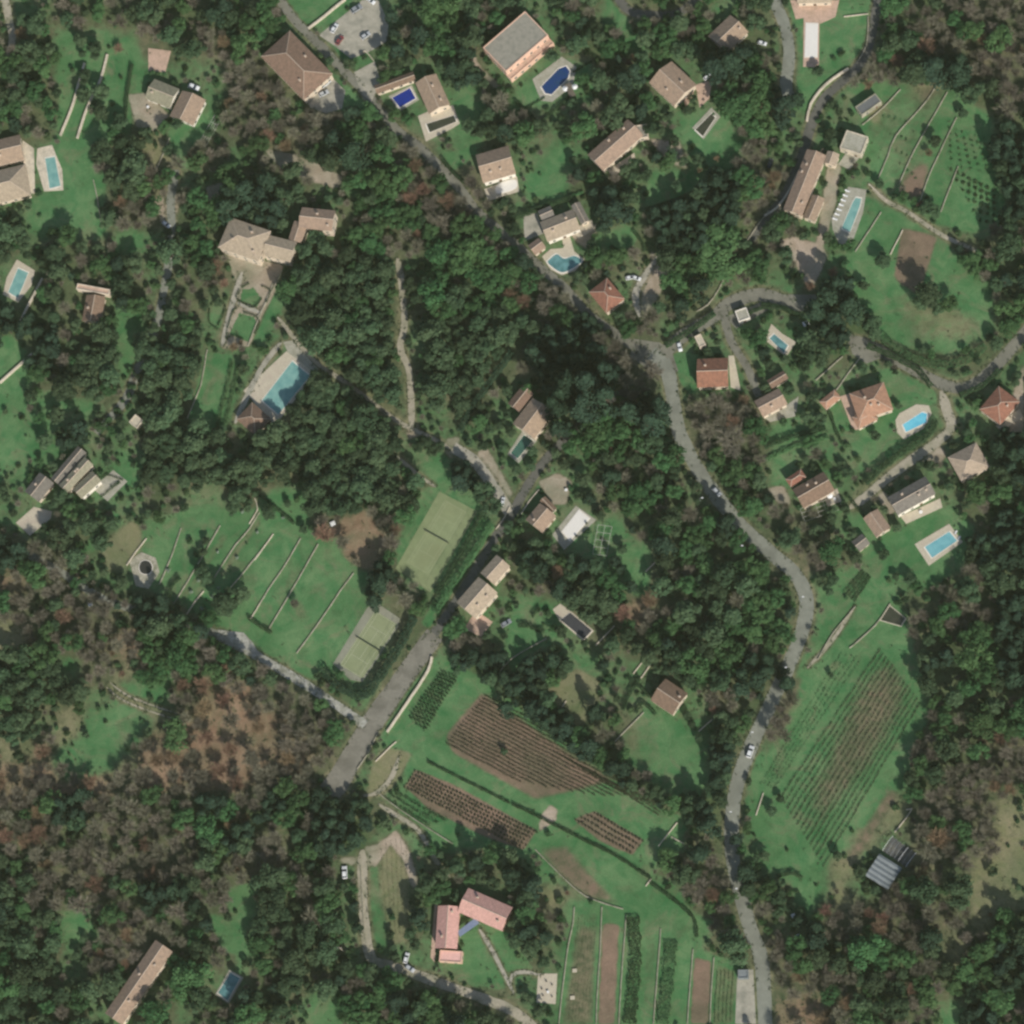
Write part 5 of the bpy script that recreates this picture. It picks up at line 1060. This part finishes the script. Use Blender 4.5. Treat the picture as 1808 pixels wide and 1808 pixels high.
# ------------------------------------------------------------ trees
def tree_kind(key, crowns, trunks): return dict(crown=crowns, trunk=trunks)
def trunk_mesh(seed, **k):
    b = limb_set(seed, **k); return mesh('trunk', b.V, b.F, M_TIMB)
KIND = dict(
    E=dict(name='evergreen_tree', cat='evergreen tree', word='dark evergreen tree', group='dark rounded evergreen trees of the woods and gardens',
           crown=[crown_mesh('crown', LM['ever'], 100 + i, nb=20, nl=1500, size=.085, lobe=.36, spread=.74) for i in range(6)], trunk=[trunk_mesh(i) for i in range(3)], zs=1.0),
    L=dict(name='leafy_tree', cat='leafy tree', word='bright green leafy tree', group='fresh green leafy trees and ivy-clad crowns',
           crown=[crown_mesh('crown', LM['leafy'], 200 + i, nb=26, nl=1500, size=.07, lobe=.32, spread=.78, zr=.6) for i in range(5)], trunk=[trunk_mesh(10 + i) for i in range(3)], zs=.95),
    K=dict(name='conifer_tree', cat='conifer', word='blackish tall conifer', group='tall blackish conifers',
           crown=[crown_mesh('crown', LM['conif'], 300 + i, nb=24, nl=1500, size=.09, lobe=.34, spread=.7, zc=1.7, cone=1.3) for i in range(5)], trunk=[trunk_mesh(20 + i, H=2.2, spread=.45) for i in range(2)], zs=1.15),
    B=dict(name='bare_tree', cat='bare tree', word='bare grey-brown tree', group='bare winter trees with grey-brown twigs',
           crown=[bare_mesh('crown', M_TWIG, 400 + i) for i in range(6)], trunk=[trunk_mesh(30 + i, r0=.05) for i in range(3)], zs=1.0),
    R=dict(name='russet_tree', cat='russet tree', word='russet brown tree', group='russet-brown winter trees',
           crown=[bare_mesh('crown', M_TWIGR, 500 + i, wt=.013) for i in range(4)], trunk=[trunk_mesh(40 + i, r0=.05) for i in range(2)], zs=.9),
    S=dict(name='garden_shrub', cat='shrub', word='rounded green shrub', group='rounded garden shrubs',
           crown=[crown_mesh('foliage', LM['shrub'], 600 + i, nb=10, nl=520, zc=.55, zr=.5, size=.13, lobe=.45, spread=.6) for i in range(5)], trunk=[trunk_mesh(50 + i, H=.5, spread=.4, r0=.05, zr=.4) for i in range(2)], zs=1.0),
    P=dict(name='silver_bush', cat='bush', word='pale silvery round bush', group='pale silvery round bushes on the terraces',
           crown=[crown_mesh('foliage', LM['pale'], 700 + i, nb=6, nl=260, zc=.6, zr=.45, size=.16, lobe=.5, spread=.45) for i in range(2)], trunk=[trunk_mesh(60, H=.5, spread=.3, r0=.05, zr=.4)], zs=1.1))
TREES = []     # (x, y, r, kind, h-scale)
GRID = {}
def near(x, y, r, k=.62):
    gx_, gy_ = int(x // 6), int(y // 6)
    for a in range(gx_ - 1, gx_ + 2):
        for b in range(gy_ - 1, gy_ + 2):
            for (u, v, s) in GRID.get((a, b), ()):
                if (u - x) ** 2 + (v - y) ** 2 < ((r + s) * k) ** 2: return True
    return False
def put(x, y, r, kind, hs=1.0):
    TREES.append((x, y, r, kind, hs)); GRID.setdefault((int(x // 6), int(y // 6)), []).append((x, y, r))
EXPL = """1300,190,44,L|1270,448,48,L|1215,470,26,L|335,1728,36,L|710,312,24,L|690,335,18,L|640,318,20,L|1150,655,30,B|1105,640,26,B|1290,775,46,B|1250,760,26,B|235,300,34,E|200,320,20,E|60,50,20,E|45,85,16,E
168,88,16,E|142,75,14,E|208,85,14,R|150,135,14,E|148,170,16,E|178,165,18,E|180,200,16,E|70,180,14,E|100,165,10,E|20,200,22,M|290,225,13,L|315,220,13,E|1640,520,24,E|1625,535,15,E|1655,545,13,E|1560,460,16,E|1525,505,10,E
1700,200,10,E|1650,250,12,E|1640,270,12,R|1482,198,9,E|1452,222,5,E|1485,95,7,S|1473,103,6,S|1445,125,12,E|1385,190,26,K|1407,175,16,K|1612,130,26,E|1650,120,30,K|1690,130,26,K|1710,170,20,E|1625,360,10,R|1635,368,14,E|1650,375,13,E
102,735,16,E|78,780,16,E|70,740,12,M|55,700,14,E|180,590,22,E|95,520,18,E|95,560,14,E|110,880,16,E|95,825,10,E|155,930,20,E|200,925,16,E|130,985,20,E|180,960,18,E|185,1010,10,E|215,1030,13,E|365,955,9,E|360,975,9,E
355,1010,15,E|365,1025,14,E|400,1065,26,E|425,1050,18,E|475,905,15,E|535,935,9,E|335,955,7,S|345,980,6,S|385,975,4,P|418,985,4,P|386,1038,4,P|337,1045,5,P|357,1075,5,P|366,1003,4,P|298,1008,5,P|350,1025,4,P|374,1053,4,P
92,955,6,P|110,933,5,P|455,940,4,P|428,903,5,P|500,915,4,P|405,1008,3,S|435,960,3,S|520,1065,14,B|690,1040,22,B|715,1060,24,B|730,1035,18,B|670,1030,22,K|660,1060,16,K|740,1075,16,L|1010,1060,22,E|990,1040,20,K|1040,1050,22,E
1100,1080,24,R|1040,1030,18,E|1110,1110,16,L|1150,1160,20,E|1180,1140,18,K|1240,1150,24,E|1290,1110,20,L|1310,1010,18,L|1230,955,16,L|1250,1000,22,L|1330,1000,18,L|1260,1050,26,E|1300,1060,24,M|1350,1060,20,M
1390,1205,16,K|1380,1185,12,K|1470,1025,12,E|1464,1045,8,E|1467,1192,6,E|1075,1160,16,B|1065,1175,14,K|955,1190,16,K|975,1165,16,K|990,1190,14,E|1100,970,10,E|1085,990,12,K|1115,1035,13,K|1095,1005,9,K|1030,1000,16,K|1010,985,14,K
935,985,18,K|925,965,14,K|1040,880,12,K|1060,910,10,E|1030,850,16,E|1090,870,18,L|1110,890,14,L|1150,830,20,M|1190,870,16,L|930,690,14,L|985,670,20,M|960,640,18,K|1378,1410,8,E|1362,1432,10,E|1390,1500,4,S
1300,1480,12,K|1310,1500,10,L|1315,1540,18,K|1320,1570,16,E|1330,1585,12,L|840,1520,18,K|870,1560,14,E|905,1545,20,K|830,1555,10,L|930,1590,18,E|940,1640,14,K|925,1650,16,K|960,1655,14,K|910,1660,16,E|900,1600,10,E|740,1620,18,K
735,1590,14,E|755,1560,20,E|725,1650,12,E|780,1545,16,E|760,1500,12,L|690,1650,8,E|625,1600,10,K|630,1640,12,K|625,1570,8,L|700,1770,22,K|740,1780,18,E|690,1740,22,L|760,1770,20,L|1410,1625,14,K|1395,1600,10,E|1440,1640,16,K
1255,590,0,S|1340,600,18,L|1350,622,14,K|1320,590,14,L|1440,620,22,E|1425,600,18,E|1420,650,10,E|1400,648,8,S|1450,640,14,E|1465,525,26,K|1440,545,22,K|1500,545,24,K|1480,505,20,K|1430,505,14,R|1470,480,14,R|1540,575,18,E
1512,560,18,E|1545,590,14,E|1545,770,10,E|1580,760,8,B|1440,800,20,B|1430,780,14,L|1560,980,10,E|860,205,16,E|850,230,18,E|830,225,16,E|1195,330,12,E|1205,285,10,E|1190,250,12,E|1150,230,14,E|1185,275,14,E|1265,280,9,R
1235,300,8,R|1240,330,16,K|1290,310,12,K|1075,345,22,K|1085,375,28,K|1110,350,20,M|1050,340,16,K|1140,70,18,E|1165,80,10,L|1160,95,14,L|1120,100,12,R|1100,140,18,K|1120,130,18,K|1110,110,10,R|1030,140,14,L|1260,120,26,K|1290,110,26,K
1310,95,20,K|1280,95,16,K|1215,15,16,M|1200,40,20,E|1040,20,18,B|1060,70,16,E|1050,50,12,E|930,40,0,S|975,100,14,E|968,75,10,R|980,40,12,M|1010,30,14,L|445,170,0,S|560,60,0,S|790,10,26,L|760,15,24,L|740,60,20,K|770,70,16,E
690,30,14,K|695,60,14,K|700,90,16,K|720,110,12,E|650,120,0,S|610,130,0,S|620,200,18,K|680,135,14,L|655,155,0,S|800,40,22,L|840,50,16,B|820,95,20,K|800,125,18,K|780,120,14,E|830,140,16,K|810,150,12,K|440,45,22,L|470,30,16,L|460,60,16,L
400,370,24,K|375,385,20,L|430,340,26,K|400,340,20,K|460,345,22,K|470,320,22,K|500,350,18,E|450,380,14,E|380,470,22,R|395,500,14,R|365,480,20,E|350,400,18,L|365,440,18,L|340,430,18,L|540,440,18,E|560,420,16,E|575,440,18,E
475,600,8,S|465,620,10,L|412,612,14,R|425,605,8,R|925,530,20,R|900,520,18,R|905,480,22,L|860,450,24,L|830,440,26,L|900,450,18,L|880,500,20,L|815,470,22,L|1020,640,24,K|1050,620,22,K|1000,680,26,K|1040,680,26,K|1070,660,22,K
1030,720,26,K|1070,700,24,K|1110,730,24,K|1100,760,22,L|1050,770,24,L|1010,790,20,L|1130,780,20,L|1150,750,22,K|1165,720,20,K|985,760,20,K|980,720,22,K|990,700,18,K|1000,600,22,K|970,590,20,K|1080,800,14,R|1120,810,16,M|1170,900,18,M""".replace('\n', '|').split('|')
for s in EXPL:
    a = s.split(',')
    if float(a[2]) == 0: continue
    k = a[3]; r = float(a[2]) * M
    if k == 'M': k = rnd.choice('EBL')
    hs = rnd.uniform(.9, 1.1) * (1 if r < 5 else 5 / r * 1.05); hgt = {'E': 1.3, 'L': 1.2, 'K': 1.9, 'B': 1.3, 'R': 1.2, 'S': .5, 'P': .5}[k] * r * hs * .9
    if k == 'K' and 960 < float(a[0]) < 1180 and 640 < float(a[1]) < 800: hs *= 1.75; hgt *= 1.75
    x, y = at(float(a[0]), float(a[1]), hgt); put(x, y, r, k, hs)
#               spacing  prob  kinds                         rmin rmax  small-shrub chance
MIX = dict(S=(.56, 'ESSSSLBEEB', 1.0, 2.9), M=(.66, 'EEEBBBBLLKELS', 1.8, 4.8), B=(.93, 'BBBBBBBBBBLR', 2.8, 4.8), R=(.55, 'BRBRRBB', 3.0, 5.4), G=(.05, 'SESE', .8, 1.8), D=(.14, 'SERB', 1.0, 2.4),
           L=(.96, 'LLLLLEBL', 2.0, 4.2), K=(.99, 'KKKKKEK', 2.2, 3.8), E=(.90, 'EEEEEEEEEL', 2.0, 4.6))
def bl(x, y):
    i = int((x - X0) / STEP); j = int((y - Y0) / STEP)
    return not (0 <= i < NX and 0 <= j < NY) or BLOCK[j, i]
def op(x, y):
    i = int((x - X0) / STEP); j = int((y - Y0) / STEP)
    return not (0 <= i < NX and 0 <= j < NY) or OPEN[j, i]
HV = 199
for pas, cnt in ((-1, 1500), (0, 9000), (1, 26000), (2, 34000)):
    for _ in range(cnt):
        x = rnd.uniform(X0 + 2, X1 - 2); y = rnd.uniform(Y0 + 2, Y1 - 2); px, py = pix(x, y, 3)
        if not (-25 < px < 1833 and -25 < py < 1835): continue
        c = code_at(px, py); p, kinds, r0, r1 = MIX[c]
        if c in 'M' and (px < 520 and py < 1000 or px > 1000 and 880 < py < 1300) and rnd.random() < .45: continue
        if rnd.random() > p or (pas < 0 and c not in 'MBLRE'): continue
        k = rnd.choice(kinds)
        if pas < 0 and k in 'SP': continue
        r = {-1: rnd.uniform(4.2, 6.2), 0: r0 + (r1 - r0) * rnd.uniform(.6, 1.0), 1: r0 + (r1 - r0) * rnd.uniform(.2, .75), 2: r0 * rnd.uniform(.75, 1.1)}[pas]
        if k == 'S': r = min(r, rnd.uniform(.8, 1.9))
        if k == 'P': k = 'S'
        if pas == 2 and c in 'SGD': k = 'S'; r = rnd.uniform(.6, 1.2)
        if pas == 0 and c in 'S' and rnd.random() < .5: continue
        if c in 'SGDR' and pas == 2 and rnd.random() < .75: continue
        if c in 'GDS' and op(x, y) and rnd.random() < .993: continue
        if op(x, y) and c not in 'GDS' and rnd.random() < .993: continue
        if bl(x, y) or any(bl(x + math.cos(t) * r * .62, y + math.sin(t) * r * .62) for t in (0, .785, 1.57, 2.36, 3.14, 3.93, 4.71, 5.5)): continue
        if near(x, y, r, {'S': .62, 'G': .9, 'D': .9, 'R': .66, 'E': .56, 'M': .53}.get(c, .50)): continue
        put(x, y, r, k, rnd.uniform(.85, 1.15))
print('trees', len(TREES))
DIRW = ['right of', 'above right of', 'above', 'above left of', 'left of', 'below left of', 'below', 'below right of']
LIM = dict(E=300, B=300, L=220, K=220, R=120, S=300, P=60)
STUFFN = dict(E='dark_woodland', B='bare_woodland', L='leafy_woodland', K='conifer_wood', R='russet_undergrowth', S='garden_bushes', P='silver_bushes')
for k, D_ in KIND.items():
    L_ = [t for t in TREES if t[3] == k]
    def inview(t):
        px, py = pix(t[0], t[1], t[2]); return 4 < px < 1804 and 4 < py < 1804
    vis = sorted([t for t in L_ if inview(t)], key=lambda t: -t[2]); ind = vis[:LIM[k]]; ids = set(map(id, ind)); rest = [t for t in L_ if id(t) not in ids]
    print(k, len(L_), len(ind), len(rest))
    D_['rest'] = rest
    crown_name = 'foliage' if k in 'SP' else 'crown'; first = {}
    for t in ind:
        x, y, r, _, hs = t; i = rnd.randrange(len(D_['crown'])); j = rnd.randrange(len(D_['trunk']))
        o = empty(D_['name'], x, y, 0, rnd.uniform(0, 6.28)); o.scale = (r, r * rnd.uniform(.88, 1.12), r * D_['zs'] * hs); tag(o, None, D_['cat'], D_['group'])
        co = link(bpy.data.objects.new(crown_name, D_['crown'][i]), o); to = link(bpy.data.objects.new('stem' if k in 'SP' else 'trunk', D_['trunk'][j]), o)
        first.setdefault(i, (co, to))
        px, py = pix(x, y, r); size = ('broad ' if r > 3.9 else 'small ' if r < 2.4 else '') if k not in 'SP' else ('large ' if r > 1.6 else '')
        AUTO.append((o, size + D_['word'], px, py))
    if rest and len(first) > 0:
        me = bpy.data.meshes.new(STUFFN[k]); me.vertices.add(len(rest)); me.vertices.foreach_set('co', np.array([(t[0], t[1], 0) for t in rest], np.float32).ravel())
        a1 = me.attributes.new('scl', 'FLOAT_VECTOR', 'POINT'); a1.data.foreach_set('vector', np.array([(t[2], t[2], t[2] * D_['zs'] * t[4]) for t in rest], np.float32).ravel())
        a2 = me.attributes.new('rot', 'FLOAT_VECTOR', 'POINT'); a2.data.foreach_set('vector', np.array([(0, 0, rnd.uniform(0, 6.28)) for t in rest], np.float32).ravel())
        so_ = bpy.data.objects.new(STUFFN[k], me); COL.objects.link(so_); tag(so_, None, None, None, 'stuff')
        so_['label'] = dict(E='mass of smaller dark evergreen trees filling the woods', B='mass of smaller bare trees filling the woods', L='mass of smaller green trees filling the gardens', K='mass of smaller dark conifers', R='mass of russet twiggy undergrowth', S='mass of small garden bushes', P='pale bushes')[k]
        so_['category'] = 'vegetation'
        ng = bpy.data.node_groups.new('scatter_' + k, 'GeometryNodeTree'); ng.interface.new_socket('Geometry', in_out='INPUT', socket_type='NodeSocketGeometry'); ng.interface.new_socket('Geometry', in_out='OUTPUT', socket_type='NodeSocketGeometry')
        gi = ng.nodes.new('NodeGroupInput'); go = ng.nodes.new('NodeGroupOutput'); ip = ng.nodes.new('GeometryNodeInstanceOnPoints'); jn = ng.nodes.new('GeometryNodeJoinGeometry')
        for i, (co, to) in sorted(first.items()):
            j2 = ng.nodes.new('GeometryNodeJoinGeometry'); g2 = ng.nodes.new('GeometryNodeGeometryToInstance')
            for q in (co, to):
                oi = ng.nodes.new('GeometryNodeObjectInfo'); oi.inputs['Object'].default_value = q; ng.links.new(oi.outputs['Geometry'], j2.inputs[0])
            ng.links.new(j2.outputs[0], g2.inputs[0]); ng.links.new(g2.outputs[0], jn.inputs[0])
        na = ng.nodes.new('GeometryNodeInputNamedAttribute'); na.data_type = 'FLOAT_VECTOR'; na.inputs[0].default_value = 'scl'
        nb_ = ng.nodes.new('GeometryNodeInputNamedAttribute'); nb_.data_type = 'FLOAT_VECTOR'; nb_.inputs[0].default_value = 'rot'
        ip.inputs['Pick Instance'].default_value = True
        rv = ng.nodes.new('FunctionNodeRandomValue'); rv.data_type = 'INT'; rv.inputs[4].default_value = 0; rv.inputs[5].default_value = 50
        ng.links.new(rv.outputs[2], ip.inputs['Instance Index'])
        ng.links.new(gi.outputs[0], ip.inputs['Points']); ng.links.new(jn.outputs[0], ip.inputs['Instance']); ng.links.new(na.outputs[0], ip.inputs['Scale'])
        er = ng.nodes.new('FunctionNodeEulerToRotation'); ng.links.new(nb_.outputs[0], er.inputs[0]); ng.links.new(er.outputs[0], ip.inputs['Rotation'])
        ng.links.new(ip.outputs[0], go.inputs[0])
        md = so_.modifiers.new('scatter', 'NODES'); md.node_group = ng
# ------------------------------------------------------------ low grass tufts and ivy scrub on rough ground: one mass
pts = []
for _ in range(26000):
    x = rnd.uniform(X0 + 4, X1 - 4); y = rnd.uniform(Y0 + 4, Y1 - 4)
    if bl(x, y): continue
    px, py = pix(x, y); c = code_at(px, py)
    if rnd.random() < {'G': .10, 'D': .4, 'S': .55, 'R': .9, 'B': .7, 'M': .8, 'L': .8, 'E': .5, 'K': .3}[c] * (.22 if op(x, y) else 1): pts.append((x, y))
for L__, R__, nm in EDGES:
    for q in list(L__) + list(R__):
        for _ in range(2 if nm == 'road' else 3):
            if rnd.random() < (.5 if nm == 'road' else .28): pts.append((q[0] + rnd.gauss(0, .45), q[1] + rnd.gauss(0, .45)))
pa = np.array(pts); n = len(pa); k = 5
cen = np.concatenate([np.stack([pa[:, 0] + rng.normal(0, .35, n), pa[:, 1] + rng.normal(0, .35, n), np.abs(rng.normal(.18, .1, n))], 1) for _ in range(k)])
og = link(bpy.data.objects.new('undergrowth', quads_mesh('undergrowth', leaves(cen, np.tile([[0, 0, 1.]], (len(cen), 1)), .24, jit=.7), leaf_mat('foliage_undergrowth', (.065, .095, .045), (.11, .13, .07), .1, .01))))
tag(og, 'scattered low scrub and tufts covering rough ground between the trees', 'undergrowth', None, 'stuff')
# ------------------------------------------------------------ the ground sheet
xs = np.concatenate([[-5200, -2600, -1300, -700, -420, -300], gx[::1], [300, 420, 700, 1300, 2600, 5200]]); ys = np.concatenate([[-5200, -2600, -1300, -700, -420, -310], gy[::1], [310, 420, 700, 1300, 2600, 5200]])
nx, ny = len(xs), len(ys); GX, GY = np.meshgrid(xs, ys); V = np.zeros((nx * ny, 3), np.float32); V[:, 0] = GX.ravel(); V[:, 1] = GY.ravel()
me = bpy.data.meshes.new('ground'); me.vertices.add(nx * ny); me.vertices.foreach_set('co', V.ravel())
I = (np.arange(ny - 1)[:, None] * nx + np.arange(nx - 1)[None, :]).ravel(); Q = np.stack([I, I + 1, I + nx + 1, I + nx], 1).astype(np.int32); n = len(Q)
me.loops.add(n * 4); me.loops.foreach_set('vertex_index', Q.ravel()); me.polygons.add(n); me.polygons.foreach_set('loop_start', np.arange(0, 4 * n, 4, dtype=np.int32)); me.polygons.foreach_set('loop_total', np.full(n, 4, np.int32))
def padl(A): return np.pad(A, 6, mode='constant', constant_values=float(A.mean()))
for nm, ks in (('cover_a', ('lawn', 'dry', 'litter')), ('cover_b', ('soil', 'gravel', 'dark'))):
    at_ = me.attributes.new(nm, 'FLOAT_COLOR', 'POINT'); D = np.ones((ny, nx, 4), np.float32)
    for i, kk in enumerate(ks): D[:, :, i] = padl(np.clip(LAY[kk], 0, 1))
    at_.data.foreach_set('color', D.ravel())
me.update()
gm, nn, ll, pb = new_mat('ground_cover')
tc = nn.new('ShaderNodeTexCoord')
def noise(scale, det=5, rgh=.6, dist=0):
    z = nn.new('ShaderNodeTexNoise'); z.inputs['Scale'].default_value = scale; z.inputs['Detail'].default_value = det; z.inputs['Roughness'].default_value = rgh; z.inputs['Distortion'].default_value = dist; ll.new(tc.outputs['Object'], z.inputs['Vector']); return z.outputs[0]
def rng_(src, a, b, c, d_):
    m_ = nn.new('ShaderNodeMapRange'); m_.inputs[1].default_value = a; m_.inputs[2].default_value = b; m_.inputs[3].default_value = c; m_.inputs[4].default_value = d_; ll.new(src, m_.inputs[0]); return m_.outputs[0]
def mixc(f, a, b, bt='MIX'):
    m_ = nn.new('ShaderNodeMix'); m_.data_type = 'RGBA'; m_.blend_type = bt
    for i, q in ((0, f), (6, a), (7, b)):
        if isinstance(q, (int, float)): m_.inputs[i].default_value = q
        elif isinstance(q, tuple): m_.inputs[i].default_value = (*q, 1)
        else: ll.new(q, m_.inputs[i])
    return m_.outputs[2]
nA = noise(.05, 4, .6); nB = noise(.35, 6, .65); nC = noise(1.6, 6, .7); nD = noise(.13, 5, .6, 1.2)
base = mixc(rng_(nB, .35, .65, 0, 1), (.08, .10, .052), (.13, .135, .08))
def masked(cur, attr, ch, c1, c2, nz, edge=.35):
    at_ = nn.new('ShaderNodeAttribute'); at_.attribute_name = attr; sp = nn.new('ShaderNodeSeparateColor'); ll.new(at_.outputs['Color'], sp.inputs[0])
    ad = nn.new('ShaderNodeMath'); ad.operation = 'ADD'; ll.new(sp.outputs[ch], ad.inputs[0]); ll.new(rng_(nB, .25, .75, -edge, edge), ad.inputs[1])
    f = nn.new('ShaderNodeMapRange'); f.interpolation_type = 'SMOOTHSTEP'; f.inputs[1].default_value = .22; f.inputs[2].default_value = .78; ll.new(ad.outputs[0], f.inputs[0])
    return mixc(f.outputs[0], cur, mixc(rng_(nz, .36, .64, 0, 1), c1, c2))
cur = masked(base, 'cover_b', 2, (.060, .105, .042), (.095, .135, .062), nB)
cur = masked(cur, 'cover_a', 2, (.20, .14, .09), (.26, .20, .13), nD)
cur = masked(cur, 'cover_a', 1, (.165, .18, .09), (.21, .205, .12), nD)
cur = masked(cur, 'cover_a', 0, (.056, .165, .062), (.108, .205, .088), nD, .25)
cur = mixc(rng_(noise(.075, 6, .7, 1.5), .51, .65, 0, .5), cur, mixc(rng_(nB, .4, .6, 0, 1), (.15, .155, .085), (.19, .165, .11)))
cur = mixc(rng_(noise(.11, 5, .7, .8), .56, .68, 0, .45), cur, (.055, .105, .045))
cur = masked(cur, 'cover_b', 0, (.165, .125, .088), (.22, .165, .115), nD, .25)
cur = masked(cur, 'cover_b', 1, (.27, .235, .17), (.36, .32, .245), nD, .25)
cur = mixc(1.0, cur, mixc(rng_(nA, .38, .62, 0, 1), (.80, .86, .80), (1.22, 1.10, 1.12)), 'MULTIPLY')
cur = mixc(1.0, cur, mixc(rng_(nC, .3, .7, 0, 1), (.78, .80, .78), (1.22, 1.2, 1.2)), 'MULTIPLY')
ll.new(cur, pb.inputs['Base Color']); pb.inputs['Roughness'].default_value = .95; pb.inputs['Specular IOR Level'].default_value = .12
bp = nn.new('ShaderNodeBump'); bp.inputs['Strength'].default_value = .35; bp.inputs['Distance'].default_value = .25; ll.new(nC, bp.inputs['Height']); ll.new(bp.outputs[0], pb.inputs['Normal'])
me.materials.append(gm); go_ = bpy.data.objects.new('ground', me); COL.objects.link(go_); tag(go_, kind='structure')
# ------------------------------------------------------------ labels: each singles its thing out by the nearest landmark
ORD = ['nearest', 'second nearest', 'third nearest', 'fourth nearest', 'fifth nearest', 'sixth nearest', 'seventh nearest', 'eighth nearest', 'ninth nearest', 'tenth nearest']
ONES = ['', 'first', 'second', 'third', 'fourth', 'fifth', 'sixth', 'seventh', 'eighth', 'ninth', 'tenth', 'eleventh', 'twelfth', 'thirteenth', 'fourteenth', 'fifteenth', 'sixteenth', 'seventeenth', 'eighteenth', 'nineteenth']
def ordn(i):
    if i < 10: return ORD[i]
    i += 1
    if i < 20: return ONES[i] + ' nearest'
    return ['', '', 'twenty', 'thirty', 'forty', 'fifty', 'sixty'][i // 10] + ('-' + ONES[i % 10] if i % 10 else 'th') + ' nearest'
LAND += [(1130, 635, 'dark road junction'), (1560, 1300, 'right-hand field'), (920, 1350, 'main vineyard'), (830, 1430, 'red trellis field'), (1170, 1340, 'sloping middle lawn'), (1620, 440, 'bare earth patch'), (428, 560, 'formal parterre'), (380, 690, 'long strip lawn'),
         (560, 1080, 'terraced lawn'), (1140, 1720, 'striped fields'), (420, 1135, 'white gravel clearing'), (240, 1240, 'two-rut track'), (800, 785, 'gravel lane end'), (714, 572, 'dirt path through the wood'), (1415, 1062, 'wide road bend'), (560, 20, 'green sports pitch'),
         (1230, 390, 'dark tree hollow'), (150, 175, 'two slanting terrace walls'), (530, 290, 'pale gravel strip'), (620, 960, 'red-brown clearing'), (1010, 1230, 'pale round lawn'), (690, 1560, 'small oval field'), (1030, 1360, 'vineyard end'), (1460, 120, 'curved lane wall'),
         (1700, 350, 'garden plant rows'), (1640, 680, 'road fork at right'), (60, 640, 'white wall corner'), (1290, 1500, 'lower road stretch')]
buckets = {}
for o, desc, px, py in AUTO:
    cx_, cy_ = min(max(px, 0), 1808), min(max(py, 0), 1808)
    lm = min(LAND, key=lambda q: (q[0] - cx_) ** 2 + (q[1] - cy_) ** 2)
    a = math.atan2(-(cy_ - lm[1]), cx_ - lm[0]); di = DIRW[int(round(a / (math.pi / 4))) % 8]
    buckets.setdefault((desc, lm[2], di), []).append((math.hypot(cx_ - lm[0], cy_ - lm[1]), o))
for (desc, lm, di), L_ in buckets.items():
    L_.sort(key=lambda q: q[0])
    for i, (_, o) in enumerate(L_):
        if len(L_) == 1: o['label'] = f'{desc} {di} the {lm}'
        else: o['label'] = f'{desc}, {ordn(i)} {di} the {lm}'
print('objects', len(bpy.data.objects), 'auto labels', len(AUTO))
